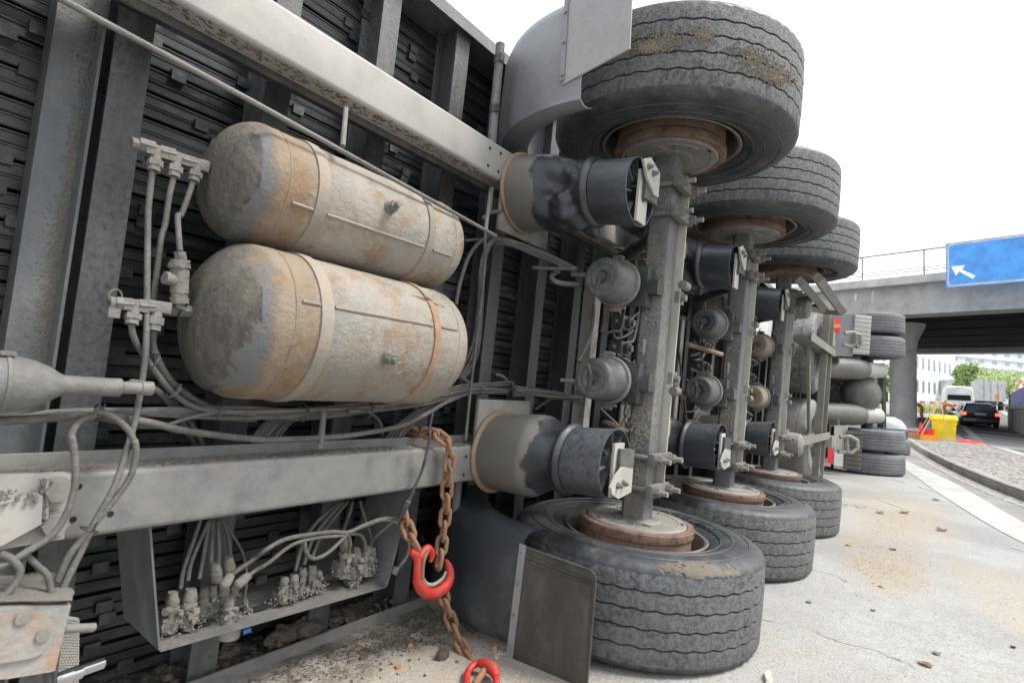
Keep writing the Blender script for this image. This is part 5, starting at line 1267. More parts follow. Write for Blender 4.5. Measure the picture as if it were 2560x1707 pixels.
def plate(name, pts, d, m, th=.03, par=TU, d2=None):
    bm = bmn(); P = [D(px, py, d)-(TO if par == TU else Vector((0,0,0))) for px, py in pts]; prism(bm, P, (th,0,0)); return obj(name, bm, m, par, bev=.004)
X = 8.22
plate('rear_mudguard', [(2072,788),(2138,784),(2131,890),(2070,890)], X, 'fendertop'); plate('rear_mudguard', [(2086,1062),(2119,1064),(2115,1175),(2084,1170)], X, 'mudlight')
for pts in ([(2139,785),(2179,790),(2173,886),(2132,884)], [(2117,1074),(2157,1078),(2151,1176),(2110,1172)]):
    f = plate('ribbed_mud_flap', pts, X-.05, 'mudlight' if pts[0][1] < 900 else 'flap', .012); bm = bmn()
    for k in range(9):
        t = (k+.5)/9; a = D(*pts[0], X-.055).lerp(D(*pts[3], X-.055), t)-TO; b = D(*pts[1], X-.055).lerp(D(*pts[2], X-.055), t)-TO; tube(bm, [a, b], .008, 6)
    obj('flap_rib', bm, 'mudlight' if pts[0][1] < 900 else 'flap', f)
for pts, mm in (([(2062,790),(2079,789),(2078,800),(2061,801)],'lampred'), ([(2061,803),(2078,802),(2077,826),(2060,827)],'lamporange'), ([(2083,797),(2102,795),(2101,808),(2082,809)],'lampred'), ([(2082,810),(2101,809),(2100,819),(2081,820)],'lamporange'), ([(2081,821),(2100,820),(2099,832),(2080,832)],'lampred'),
                ([(2070,1118),(2084,1119),(2083,1160),(2069,1158)],'lampred'), ([(2086,1130),(2108,1132),(2107,1166),(2085,1163)],'lampwhite')):
    plate('tail_lamp', pts, X-.10, mm, .03)
# frame ends with towing brackets
for (x0, y0_, x1, y1_) in ((2078,831,2113,860),(2080,1090,2100,1120)):
    bm = bmn(); a, b = tu(x0, y1_, 7.6), tu(x1, y0_, 7.9); bx(bm, a.x, b.x, a.y, a.y+.15, a.z, b.z); fr = obj('frame_end', bm, 'plateold', TU, bev=.01)
for pts in ([(2112,833),(2134,830),(2142,838),(2140,860),(2128,866),(2108,862)], [(2136,834),(2150,838),(2152,862),(2140,866)], [(2100,1092),(2125,1090),(2142,1100),(2143,1120),(2128,1130),(2096,1128)], [(2115,1088),(2118,1132)]):
    bm = bmn(); tube(bm, [tu(px, py, 7.75) for px, py in pts], .03, 6); obj('towing_loop', bm, 'plateold', TU, sharp=20)
# rear air springs, differential, chassis
for (xa, ya, yb, xb) in ((2050,896,948,2163),(2050,1009,1062,2155)):
    r = (yb-ya)/2*8.5/F; a, b = tu(xa, (ya+yb)/2-4, 8.5), tu(xb, (ya+yb)/2+2, 8.6); e = tu(xb+42, (ya+yb)/2+4, 8.7); u = (b-a).normalized()
    bm = bmn(); tube(bm, [a, a.lerp(b,.5), a.lerp(b,.8), a.lerp(b,.95), b, b+u*.012], [r*.97,r*1.02,r*1.0,r*.93,r*.84,r*.7], 32); s_p = obj('rear_air_spring', bm, 'bagdust', TU, sharp=40)
    bm = bmn(); tube(bm, [b+u*.016, b+u*.02, e-u*.01, e], [r*.7,r*.74,r*.72,r*.68], 32); obj('spring_piston', bm, 'mudlight', s_p, sharp=40)
c = tu(2152, 985, 8.75); bm = bmn(); lump(bm, c, .27, 3, 4, .03, (.95,1,1.08)); bmesh.ops.scale; obj('differential', bm, 'canister', TU, sharp=180)
bm = bmn(); lathe(bm, [(.27,-.015),(.285,-.012),(.285,.012),(.27,.015)], 48, 'x', (c.x, c.y, c.z)); obj('differential_flange', bm, 'canister', TU)
bm = bmn(); bx(bm, -1.0, 5, .30, .62, .72, .80); bx(bm, -1.0, 5, .30, .62, 1.65, 1.73); bx(bm, .8, 5, .35, 1.1, .85, 1.6); obj('ladder_frame', bm, 'chassis', TU)
bm = bmn(); rg = random.Random(4)
for i in range(46): p = tu(rg.uniform(2075,2110), rg.uniform(935,1010), 8.9); q = p+Vector((rg.uniform(-.1,.1), rg.uniform(-.05,.2), rg.uniform(-.16,.16))); tube(bm, [p, p.lerp(q,.5)+Vector((0,.03,0)), q], rg.uniform(.006,.022), 6)
stuff(obj('tangled_hoses', bm, 'hose', TU))
M['cabgreen'] = mat('dark_green_paint', (.03,.06,.035), .4, dust=.4, damt=.4, bump=.03); M['peach'] = mat('peach_pipe', (.72,.45,.30), .5, bump=.05)
bm = bmn(); bx(bm, 2.0, 4.9, .75, 3.2, .04, 2.44); obj('cab', bm, 'cabgreen', TU, bev=.08)
bm = bmn(); a = [tu(px, py, 9.9) for px, py in ((2208,925),(2215,926),(2216,1072),(2207,1070))]; prism(bm, a, (.3,.1,0)); obj('cab_step_panel', bm, 'cabgreen', TU)
bm = bmn(); tube(bm, [tu(px, py, 9.6) for px, py in ((2192,968),(2193,985),(2186,1008),(2184,1014))], .05, 10); tube(bm, [tu(px, py, 9.6) for px, py in ((2196,1010),(2197,1030),(2194,1042))], .045, 10); obj('intake_pipe', bm, 'peach', TU)
bm = bmn(); a = tu(2178, 946, 9.6); b = tu(2192, 948, 9.6); tube(bm, [a, b], .02, 8); bx(bm, a.x-.1, a.x+.5, a.y+.05, a.y+.3, a.z-.12, a.z-.01); obj('exhaust_box', bm, 'fender', TU)
# steering wheel pair further on
fw_ = D(2212, 1108, 13.2); bm = tyre_mesh(.50, .36, 90, (-.09,-.03,.03,.09), 30, .004, .014); lathe(bm, [(.29,.12),(.2,.1),(.0005,.1)], 32); lathe(bm, [(.29,-.12),(.2,-.1),(.0005,-.1)], 32); obj('wheel', bm, 'tyre2', TU, loc=(fw_.x-TO.x, fw_.y-TO.y, .185)).data.materials.append(M['tyre2'])
bm = bmn(); lathe(bm, [(.38,.0),(.46,.02),(.47,.16),(.44,.2),(.0005,.2)], 48, 'z', (fw_.x-TO.x, fw_.y-TO.y, .375)); obj('wheel_arch', bm, 'fender', TU)
bm = bmn(); lathe(bm, [(.43,.0),(.42,.08),(.33,.2),(.2,.27),(.0005,.28)], 40, 'z', (fw_.x-TO.x-.05, fw_.y-TO.y, .585)); obj('front_mudguard', bm, mat('white_plastic', (.45,.48,.52), .35, dust=.3, damt=.3, bump=.03), TU)

# ================================================================== OVERPASS AND SIGN
A0 = Vector((28.7254,.5699,5.46)); E = Vector((-.235,-.972,0)).normalized(); NI = Vector((E.y*-1*-1, -E.x*-1*-1, 0)); NI = Vector((.972,-.235,0))
BR = thing('concrete_overpass', 'grey concrete road overpass with railing crossing the background', 'bridge', loc=(D(2258,1072,29.5).x, D(2258,1072,29.5).y, hgt(33.5,-.4)))
BO = Vector(BR.location)
M['conc'] = mat('bridge_concrete', (.34,.338,.33), .85, dust=.5, dcol=(.43,.425,.41), damt=.6, dscale=.9, blotch=.36, bcol=(.25,.247,.24), bscale=.5, bump=.15, bscl=12, streak=(1,1,.35))
M['concshade'] = mat('soffit_shade_concrete', (.013,.014,.016), .95, spec=.1, dust=.3, dcol=(.045,.045,.045), damt=.5, dscale=.5, bump=.1, bscl=12, streak=(.3,1,1))  # concrete blackened in its base colour, deep shade under the deck painted in
M['conclight'] = mat('parapet_concrete', (.44,.44,.43), .85, dust=.5, dcol=(.55,.54,.52), damt=.6, dscale=1.2, blotch=.35, bcol=(.33,.325,.315), bscale=1.2, bump=.15, bscl=12)
M['railred'] = mat('railing_red_oxide', (.32,.12,.13), .6, bump=0); M['railgrey'] = mat('railing_grey', (.20,.19,.19), .5, metal=.2, bump=0)
def bp(a, n, z): return A0+E*a+NI*n+Vector((0,0,z-A0.z))-BO
def bslab(bm, a0, a1, n0, n1, z0, z1):
    P = [bp(a, n, z) for a in (a0, a1) for n in (n0, n1) for z in (z0, z1)]; vs = [bm.verts.new(p) for p in P]
    for f in ((0,1,3,2),(4,6,7,5),(0,4,5,1),(2,3,7,6),(0,2,6,4),(1,5,7,3)): bm.faces.new([vs[i] for i in f])
LFT, RGT = -34, 30
bm = bmn(); bslab(bm, LFT, RGT, 0, 1.2, 5.46, 6.80); o = obj('edge_girder', bm, 'conc', BR, bev=.03)
bm = bmn(); bslab(bm, LFT, RGT, 18.6, 19.8, 5.40, 6.80); obj('edge_girder', bm, 'conc', BR, bev=.03)
bm = bmn(); bslab(bm, LFT, RGT, 1.203, 18.597, 5.75, 6.80); obj('deck', bm, 'concshade', BR)
bm = bmn()
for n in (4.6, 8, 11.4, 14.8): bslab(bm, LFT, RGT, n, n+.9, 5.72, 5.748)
stuff(obj('deck_beams', bm, 'concshade', BR))
bm = bmn(); bslab(bm, LFT, RGT, -.42, 20.2, 6.803, 6.88); bslab(bm, LFT, RGT, -.425, .3, 6.86, 7.16); bslab(bm, LFT, RGT, 19.4, 20.205, 6.86, 7.16); obj('parapet_slab', bm, 'conclight', BR)
# railings along both edges
for n, pk in ((-.25, False), (20.0, True)):
    bm = bmn(); tube(bm, [bp(LFT, n, 8.30), bp(RGT, n, 8.30)], .035, 8)
    for z in (7.38, 7.5): tube(bm, [bp(LFT, n, z), bp(RGT, n, z)], .02, 6)
    rl = obj('railing', bm, 'railgrey', BR)
    bm = bmn(); tube(bm, [Vector((0,0,0)), Vector((0,0,1.14))], .03, 6); p0 = obj('railing_post', bm, 'railred', rl, loc=bp(-8, n, 7.16))
    a = -8+2.45
    while a < 12: clone(p0, rl, loc=bp(a, n, 7.16)); a += 2.45
    bm = bmn(); a = -14
    if pk:
        while a < 20: tube(bm, [bp(a, n, 7.16), bp(a, n, 8.0)], .012, 4); a += .42
        tube(bm, [bp(-20, n, 7.98), bp(22, n, 7.98)], .03, 6); stuff(obj('railing_bars', bm, 'railgrey', rl))
def pillar(p, top):
    bm = bmn(); h = top-BO.z-p.z; prof = [(.62,-.35),(.60,.02),(.60,h-1.3),(.605,h-1.28),(.66,h-.9),(.95,h-.25),(1.0,h-.02)]
    q = p; rings = lathe(bm, prof, 28, 'z', q); return obj('pillar', bm, 'conc', BR, sharp=30)
pillar(Vector((0,0,0)), 5.75)
q = BO+E*-9.0; pillar(Vector((q.x-BO.x, q.y-BO.y, 0)), 5.75)
q = BO+E*19.0; pillar(Vector((q.x-BO.x, q.y-BO.y, 0)), 5.75)
bm = bmn(); 
for px, py, L in ((2282,725,.7),(2140,735,.35),(2183,728,.55),(2340,720,.2)):
    c = D(px, py, 26.05)-BO; tube(bm, [c, c+Vector((0,.03,-L*.5)), c+Vector((0,.02,-L))], [.03,.05,.02], 6)
stuff(obj('lime_streaks', bm, 'conclight', BR))
# blue motorway sign hung in front of the bridge
SD = 23.2; S0 = D(2365, 720, SD); SG = thing('road_sign', 'blue motorway sign with white border and arrow pointing up left', 'road sign', loc=S0)
SH = 113*SD/F; SW = 5.0
M['signblue'] = mat('sign_blue', (.07,.32,.80), .4, dust=.35, dcol=(.12,.38,.83), damt=.3, dscale=1.0, bump=0, streak=(1,1,4)); M['signwhite'] = mat('sign_white', (.9,.91,.92), .4, bump=0, fine=0); M['signback'] = mat('sign_back', (.4,.41,.42), .5, metal=.4, bump=0)
def sp_(u, v, n=0): return E*u+Vector((0,0,v))+NI*(-n)
def rrect(u0, u1, v0, v1, r, n=6):
    P = []
    for cx, cy, a in ((u1-r,v1-r,0),(u0+r,v1-r,PI/2),(u0+r,v0+r,PI),(u1-r,v0+r,1.5*PI)):
        for k in range(n+1): P.append((cx+r*math.cos(a+PI/2*k/n), cy+r*math.sin(a+PI/2*k/n)))
    return P
bm = bmn(); prism(bm, [sp_(u, v) for u, v in rrect(0, SW, 0, SH, .02)], NI*.05); obj('panel', bm, 'signblue', SG)
bm = bmn(); po, pi_ = rrect(.035, SW-.035, .035, SH-.035, .16), rrect(.115, SW-.115, .115, SH-.115, .10); n_ = len(po)
a = [bm.verts.new(sp_(u, v, .004)) for u, v in po]; b = [bm.verts.new(sp_(u, v, .004)) for u, v in pi_]
for k in range(n_): bm.faces.new((a[k], a[(k+1)%n_], b[(k+1)%n_], b[k]))
bmesh.ops.solidify(bm, geom=bm.faces[:], thickness=.003); obj('border', bm, 'signwhite', SG)
u_ = lambda px, py: ((px-1408)*.2168*25.3/F*1.02, (735-py)*.2168*25.3/F+.0)
def skew(px, py):
    w = D(2060+px*.2168, 560+py*.2168, 1)-CAM; nn = NI; t = (S0-CAM).dot(nn)/w.dot(nn); q = CAM+w*t-S0; return (q.dot(E), q.z)
bm = bmn(); prism(bm, [sp_(*skew(x, y), .006) for x, y in ((1470,490),(1630,472),(1595,525),(1750,595),(1718,632),(1560,548),(1522,597))], NI*.003); obj('arrow', bm, 'signwhite', SG)
bm = bmn()
for u in (.8, 2.5, 4.2): P = [sp_(u, .2, -.06), sp_(u+.08, .2, -.06), sp_(u+.08, SH-.2, -.06), sp_(u, SH-.2, -.06)]; prism(bm, P, NI*.06)
for u in (.8, 4.2):
    for v in (.45, 1.0): P = [sp_(u, v, -.12), sp_(u+.08, v, -.12), sp_(u+.08, v+.08, -.12), sp_(u, v+.08, -.12)]; prism(bm, P, NI*.9)
stuff(obj('sign_bracket', bm, 'signback', SG))

# ================================================================== CLEAN-UP GEAR ON THE ISLAND
def onr(px, py, d): p = D(px, py, d); return Vector((p.x, p.y, hgt(p.x, p.y)+.004)), d/F
ISZ = .10
ang = math.atan2(RIGHT.y, RIGHT.x)
def face(px, d, z=None, dz=0):
    p = D(px, 1090, d); return Vector((p.x, p.y, (hgt(p.x, p.y)+ISZ) if z is None else z+dz))
M['yellow'] = mat('yellow_plastic', (.85,.68,.02), .4, bump=.02, fine=.1, dust=.3, dcol=(.7,.6,.2), damt=.3)
K_ = 19.7/F
ang = math.atan2(ray(2350,1090).y, ray(2350,1090).x)-PI/2; K_ *= .80
b0 = face(2360, 19.7); BN = thing('grit_bin', 'large yellow plastic bin with a lid on the cobbled island', 'bin', loc=b0, rotz=ang)
def taper(bm, w0, d0, w1, d1, z0, z1):
    a = [bm.verts.new((sx*w0/2, sy*d0/2, z0)) for sx, sy in ((-1,-1),(1,-1),(1,1),(-1,1))]; b = [bm.verts.new((sx*w1/2, sy*d1/2, z1)) for sx, sy in ((-1,-1),(1,-1),(1,1),(-1,1))]
    bm.faces.new(a[::-1]); bm.faces.new(b)
    for k in range(4): bm.faces.new((a[k], a[(k+1)%4], b[(k+1)%4], b[k]))
bm = bmn(); taper(bm, 54*K_, .6, 62*K_, .72, .0, .71); obj('tub', bm, 'yellow', BN, bev=.02)
bm = bmn(); taper(bm, 68*K_, .8, 70*K_, .82, .70, .765); taper(bm, 70*K_, .82, 64*K_, .7, .768, .895); obj('lid', bm, 'yellow', BN, bev=.025)
bm = bmn()
for s in (-1, 1): cyl(bm, (s*62*K_/2, .2, .62), (s*70*K_/2, .2, .62), .025); 
for s in (-1, 1): cyl(bm, (s*.25, .3, .07), (s*.25+.06*s, .3, .07), .07)
stuff(obj('trunnion', bm, 'yellow', BN))
def stick_thing(name, label, cat, a, b, d, headw, mhead, mstick, r=.014, hz=.08):
    pa = D(*a, d); pb = D(*b, d+.35); base = Vector((pa.x, pa.y, hgt(pa.x, pa.y)+ISZ)); t = thing(name, label, cat, loc=base, rotz=ang)
    R_ = Matrix.Rotation(-ang, 3, 'Z'); bm = bmn(); tube(bm, [Vector((0,0,hz*.8)), R_ @ (pb-base)], r, 8); obj('handle', bm, mstick, t)
    bm = bmn(); bx(bm, -headw/2, headw/2, -.03, .03, hz*.55, hz); obj('head', bm, mstick, t, bev=.008)
    bm = bmn(); bx(bm, -headw/2*.97, headw/2*.97, -.04, .04, 0, hz*.54); obj('bristles', bm, mhead, t)
    return t
M['teal'] = mat('teal_bristle', (.25,.55,.45), .7, bump=.2); M['stickp'] = mat('pale_wood_handle', (.7,.52,.35), .6, bump=.1); M['sticko'] = mat('orange_wood_handle', (.72,.38,.16), .6, bump=.1)
M['orange'] = mat('orange_plastic', (.9,.30,.02), .4, bump=.02); M['red'] = mat('red_plastic', (.75,.04,.04), .4, bump=.02); M['bluep'] = mat('blue_can', (.1,.32,.7), .4, bump=.02)
stick_thing('broom', 'broom with teal bristles standing in front of the yellow bin', 'broom', (2372,1106), (2347,985), 19.2, .56, 'teal', 'stickp')
stick_thing('broom', 'broom with orange handle leaning beside the red bucket', 'broom', (2300,1106), (2349,1002), 19.2, .28, 'teal', 'sticko')
stick_thing('shovel', 'thin handled shovel leaning left of the broom with the orange handle', 'shovel', (2287,1096), (2344,1006), 19.8, .2, 'red', 'sticko', .012, .04)
p = face(2318, 19.5); bk2 = thing('bucket', 'red plastic bucket left of the yellow bin', 'bucket', loc=p); bm = bmn(); lathe(bm, [(.0005,0),(.165,.0),(.175,.02),(.205,.37),(.218,.38),(.213,.39),(.196,.38),(.165,.03),(.0005,.025)], 32); obj('pail', bm, 'red', bk2); bm = bmn(); tube(bm, [(.21*math.cos(k*PI/10), .03, .37+.12*math.sin(k*PI/10)) for k in range(11)], .008, 6); obj('handle', bm, 'galv', bk2)
p = face(2326, 20.05); can_ = thing('canister', 'blue canister behind the red bucket', 'canister', loc=p); bm = bmn(); bx(bm, -.14, .14, -.1, .1, 0, .62); obj('body', bm, 'bluep', can_, bev=.03); bm = bmn(); cyl(bm, (0,0,.62), (0,0,.67), .035); obj('cap', bm, 'red', can_)
p = face(2302, 20.0); cn = thing('traffic_cone', 'red traffic cone behind the brooms', 'traffic cone', loc=p); bm = bmn(); bx(bm, -.16, .16, -.16, .16, 0, .03); obj('base', bm, 'orange', cn, bev=.01); bm = bmn(); lathe(bm, [(.13,.03),(.025,.58),(.0005,.59)], 24); obj('cone', bm, 'red', cn)
p = face(2325, 18.85); tr = thing('tray', 'orange plastic tray in front of the red bucket', 'tray', loc=p, rotz=ang); bm = bmn()
w_, dd_, h_ = .49, .27, .19
for a in ((-w_/2,w_/2,-dd_/2,-dd_/2+.02,0,h_),(-w_/2,w_/2,dd_/2-.02,dd_/2,0,h_),(-w_/2,-w_/2+.02,-dd_/2+.021,dd_/2-.021,0,h_),(w_/2-.02,w_/2,-dd_/2+.021,dd_/2-.021,0,h_),(-w_/2+.021,w_/2-.021,-dd_/2+.021,dd_/2-.021,0,.02)): bx(bm, *a)
obj('tub', bm, 'orange', tr)
p = face(2278, 19.3); wb_ = thing('crate', 'low brown wooden crate at the foot of the bridge pillar', 'crate', loc=p, rotz=ang)
M['wood'] = mat('crate_wood', (.36,.22,.11), .7, bump=.2, streak=(.3,1,1))
for k, (a) in enumerate(((-.22,.22,-.2,-.18,.005,.10),(-.22,.22,-.2,-.18,.108,.21),(-.22,.22,.18,.2,.005,.10),(-.22,.22,.18,.2,.108,.21),(-.22,-.20,-.179,.179,.005,.21),(.20,.22,-.179,.179,.005,.21),(-.199,.199,-.179,.179,.005,.02))):
    bm = bmn(); bx(bm, *a); obj('plank', bm, 'wood', wb_)
p = face(2281, 20.05); bm = bmn(); bx(bm, -.2, .2, -.05, .05, .21, .27); tag(obj('plastic_bar', bm, 'red', loc=p, rot=(0,0,ang), bev=.01), 'red bar lying across the brown wooden crate', 'bar')
p = face(2428, 18.6, ); bm = bmn(); bmesh.ops.create_grid(bm, x_segments=22, y_segments=10, size=1)
from mathutils import noise
for v in bm.verts:
    x, y = v.co.x, v.co.y; e = max(0, 1-x*x)*max(0, 1-y*y); v.co = Vector((x*.40, y*.2, .01+e**.5*.13*(1+.9*noise.noise(Vector((x*2.2, y*2, 1))))+.02*noise.noise(Vector((x*7,y*6,3)))))
tag(obj('plastic_sheet', bm, 'red', loc=p-Vector((0,0,.03)), rot=(0,0,ang), sharp=180), 'crumpled red plastic sheet lying right of the yellow bin', 'plastic sheet')
# raised footway round the pillar
q = D(2272, 1080, 26.5); bm = bmn(); bx(bm, -1.6, .9, -1.2, 4, -.4, .16); struct(obj('pavement', bm, 'conclight', loc=(q.x, q.y, hgt(q.x, q.y)), rot=(0,0,math.atan2(E.y, E.x)+PI/2), bev=.02))

# ================================================================== TRAFFIC
def vehicle_body(bm, secs):
    """secs: list of (x, [(y,z)...]) half sections, mirrored and lofted"""
    rings = []
    for x, h in secs:
        ring = [bm.verts.new((x, y, z)) for y, z in h]+[bm.verts.new((x, -y, z)) for y, z in h[::-1]]
        rings.append(ring)
    n = len(rings[0])
    for A, B in zip(rings, rings[1:]):
        for k in range(n-1): bm.faces.new((A[k], A[k+1], B[k+1], B[k]))
        bm.faces.new((A[n-1], A[0], B[0], B[n-1]))
    bm.faces.new(rings[0][::-1]); bm.faces.new(rings[-1])
M['carblack'] = mat('car_black', (.012,.014,.016), .25, bump=0, fine=0, coat=.5); M['glass'] = mat('car_glass', (.02,.03,.035), .08, bump=0, fine=0); M['glasslit'] = mat('window_glass', (.22,.30,.36), .1, bump=0, fine=0)
M['tyrefar'] = mat('tyre_far', (.03,.03,.032), .8, bump=0); M['vanwhite'] = mat('van_white', (.78,.79,.8), .35, bump=0, fine=0); M['platew'] = mat('number_plate', (.6,.6,.58), .5, bump=0)
def wheels(t, xs, y, r, w):
    bm = bmn(); lathe(bm, [(r*.6,-w/2),(r*.95,-w/2),(r,-w*.3),(r,w*.3),(r*.95,w/2),(r*.6,w/2)], 24, 'y'); lathe(bm, [(.0005,-w*.42),(r*.6,-w*.5)], 24, 'y'); lathe(bm, [(.0005,w*.42),(r*.6,w*.5)], 24, 'y'); w0 = None
    for x in xs:
        for s in (-1, 1):
            if w0 is None: w0 = obj('wheel', bm, 'tyrefar', t, loc=(x, s*y, r))
            else: clone(w0, t, loc=(x, s*y, r))
p, k = onr(2452, 1060, 32); CR = thing('black_car', 'black estate car seen from behind with red tail lamps, driving under the bridge', 'car', loc=p, rotz=rad(3))
bm = bmn(); sec = lambda hw, z0, zw, zs: [(hw*.86,z0),(hw*.97,z0+.08),(hw,zw*.6),(hw*.985,zw*.85),(hw*.93,zw),(hw*.5,zs)]
vehicle_body(bm, [(0,sec(.80,.35,.92,.94)),(.08,sec(.86,.22,.95,.97)),(.6,sec(.88,.2,.97,.99)),(2.9,sec(.885,.2,.97,.99)),(3.9,sec(.86,.2,.86,.88)),(4.45,sec(.78,.24,.68,.70)),(4.55,sec(.68,.32,.6,.62))]); obj('body', bm, 'carblack', CR, sharp=40)
bm = bmn(); cs = lambda hw, z0, z1, t: [(hw,z0),(hw*.97,z0+.05),(hw*t,z1-.06),(hw*t*.9,z1),(hw*t*.4,z1+.01)]
vehicle_body(bm, [(.12,cs(.80,.9,1.0,.98)),(.55,cs(.81,.92,1.36,.76)),(.9,cs(.82,.92,1.42,.76)),(2.0,cs(.82,.92,1.44,.76)),(2.6,cs(.82,.92,1.38,.76)),(3.25,cs(.80,.9,.98,.96))]); obj('cabin', bm, 'carblack', CR, sharp=40)
bm = bmn(); prism(bm, [(.13,-.66,1.0),(.13,.66,1.0),(.50,.52,1.32),(.50,-.52,1.32)], (-.02,0,.012)); obj('rear_window', bm, 'glasslit', CR)
bm = bmn()
bx(bm, .8, 2.7, .70, .83, 1.0, 1.03)
for s in (-1, 1):
    bm2_ = bmn(); prism(bm2_, [(.75,s*.832,.98),(2.75,s*.832,.98),(2.4,s*.70,1.30),(1.0,s*.70,1.30)], (0,s*.012,0)); obj('side_window', bm2_, 'glass', CR)
bm.free()
for s in (-1, 1):
    bm = bmn(); bx(bm, -.012, .1, s*.84-.2*(s > 0), s*.84+.2*(s < 0), .70, .86); obj('tail_lamp', bm, mat('lit_tail_lamp', (.7,.03,.02), .3, bump=0, emit=((1,.08,.03),1.2)) if s < 0 else bpy.data.materials['lit_tail_lamp'], CR, bev=.02)
bm = bmn(); bx(bm, -.02, .0, -.26, .26, .72, .83); obj('number_plate', bm, 'platew', CR)
bm = bmn(); bx(bm, -.06, .12, -.80, .80, .34, .52); obj('bumper', bm, 'carblack', CR, bev=.03)
bm = bmn(); 
for s in (-1, 1): lump(bm, (2.7, s*.98, 1.0), .11, 2, 2, .1, (.6,1,.7))
obj('door_mirror', bm, 'carblack', CR); wheels(CR, (.85,3.45), .78, .31, .2)
p, k = onr(2398, 1042, 46); VN = thing('white_van', 'white high-roof van seen from behind with a dark rear window', 'van', loc=p, rotz=rad(2))
bm = bmn(); vs_ = lambda hw, z0, z1: [(hw*.94,z0),(hw,z0+.15),(hw*1.0,z1*.5),(hw*.93,z1*.88),(hw*.82,z1),(hw*.4,z1+.05)]
vehicle_body(bm, [(0,vs_(.94,.4,2.28)),(.1,vs_(.97,.35,2.34)),(3.4,vs_(.98,.32,2.36)),(4.1,vs_(.96,.32,1.7)),(4.9,vs_(.9,.35,1.1)),(5.1,vs_(.8,.4,.9))]); obj('body', bm, 'vanwhite', VN, sharp=40)
bm = bmn(); prism(bm, [(-.01,-.78,1.22),(-.01,.78,1.22),(.02,.74,1.76),(.02,-.74,1.76)], (-.015,0,0)); obj('rear_window', bm, 'glass', VN)
bm = bmn(); bx(bm, -.08, .05, -.9, .9, .38, .58); obj('bumper', bm, 'vanwhite', VN, bev=.03)
bm = bmn(); bx(bm, -.015, 0, -.004, .004, .62, 1.2); obj('door_seam', bm, 'chassis', VN); bm = bmn(); bx(bm, -.02, -.002, -.62, -.1, .93, 1.03); obj('number_plate', bm, 'platew', VN)
for s in (-1, 1): bm = bmn(); bx(bm, -.02, .02, s*.9-.05, s*.9+.05, .8, 1.15); obj('tail_lamp', bm, 'lampred', VN)
wheels(VN, (.9,4.1), .85, .34, .22)
p, k = onr(2478, 1018, 62); BT = thing('box_truck', 'pale grey box truck seen from behind far up the road', 'truck', loc=p, rotz=rad(1))
M['boxgrey'] = mat('box_grey', (.52,.53,.52), .5, bump=0, streak=(1,1,.3), dust=.5, dcol=(.6,.6,.58), damt=.4)
bm = bmn(); bx(bm, 0, 6.5, -1.25, 1.25, 1.0, 3.35); obj('cargo_box', bm, 'boxgrey', BT, bev=.03)
bm = bmn()
for y in (-.6, 0, .6): bx(bm, -.03, -.002, y-.012, y+.012, 1.1, 3.25)
stuff(obj('door_bars', bm, 'railgrey', BT)); bm = bmn(); bx(bm, 6.6, 8.4, -1.15, 1.15, .6, 2.6); obj('cab', bm, 'vanwhite', BT, bev=.1)
bm = bmn(); bx(bm, .1, 8.3, -.5, .5, .55, .95); bx(bm, .0, .1, -1.15, 1.15, .55, .7); obj('chassis', bm, 'chassis', BT); bm = bmn(); bx(bm, -.01, .04, -.7, -.35, 1.2, 1.75); obj('warning_plate', bm, 'orange', BT); wheels(BT, (1.4,2.6,7.2), 1.0, .48, .3)
# retaining wall with blue hoarding and the ramp verge at the right edge
qa, qb = D(2530, 1052, 34), D(2610, 1085, 24); d = (qb-qa); d.z = 0; L_ = d.length; aw = math.atan2(d.y, d.x); za = hgt(qa.x, qa.y)
RW = thing('retaining_wall', 'low grey concrete retaining wall along the ramp at the right edge', 'wall', loc=(qa.x, qa.y, za-.3), rotz=aw); bm = bmn(); bx(bm, 0, L_, -.2, .2, 0, 1.35); obj('wall', bm, 'conc', RW, bev=.02); bm = bmn(); bx(bm, -.1, L_, -.3, .3, 1.353, 1.55); obj('coping', bm, 'conclight', RW, bev=.02)
HB = thing('blue_hoarding', 'bright blue hoarding panel standing on the retaining wall', 'hoarding', loc=(qa.x, qa.y, za+1.25), rotz=aw); M['hblue'] = mat('hoarding_blue', (.11,.2,.78), .5, bump=0)
n_ = max(2, int(L_/1.2))
for k in range(n_): bm = bmn(); bx(bm, k*L_/n_+.005, (k+1)*L_/n_-.005, -.03, .03, 0, .85+.25*k/n_); obj('panel', bm, 'hblue', HB)
bm = bmn()
for k in range(n_+1): bx(bm, k*L_/n_-.03, k*L_/n_+.03, .035, .09, 0, .8)
stuff(obj('hoarding_posts', bm, 'galv', HB))
sheet('verge', [qa+Vector((-2,.0,0)), qa.lerp(qb,.5)+Vector((-.6,.4,0)), qb], [qa+Vector((4,-4,0)), qa.lerp(qb,.5)+Vector((3,-3,0)), qb+Vector((3,-3,0))], .012, 'verge', 2)
p = D(2552, 1000, 52); WS = thing('warning_sign', 'triangular red and white warning sign on a post', 'road sign', loc=onground(p)); h = D(2552,973,52).z-hgt(p.x,p.y); bm = bmn(); cyl(bm, (0,0,0), (0,0,h+.7), .035); obj('post', bm, 'galv', WS)
R_ = Vector((RIGHT.x, RIGHT.y, 0)).normalized(); f_ = Vector((R_.y, -R_.x, 0)); f_ = -f_ if f_.dot(FWD) > 0 else f_
tri = lambda s, n: [R_*s*-.5+Vector((0,0,h-.0+.29*(1-s)))+f_*n, R_*s*.5+Vector((0,0,h+.29*(1-s)))+f_*n, Vector((0,0,h+.29*(1-s)+.866*s))+f_*n]
bm = bmn(); prism(bm, tri(1.0,.04), f_*.01); obj('plate', bm, 'red', WS); bm = bmn(); prism(bm, tri(.62,.0505), f_*.004); obj('inner_field', bm, 'signwhite', WS)

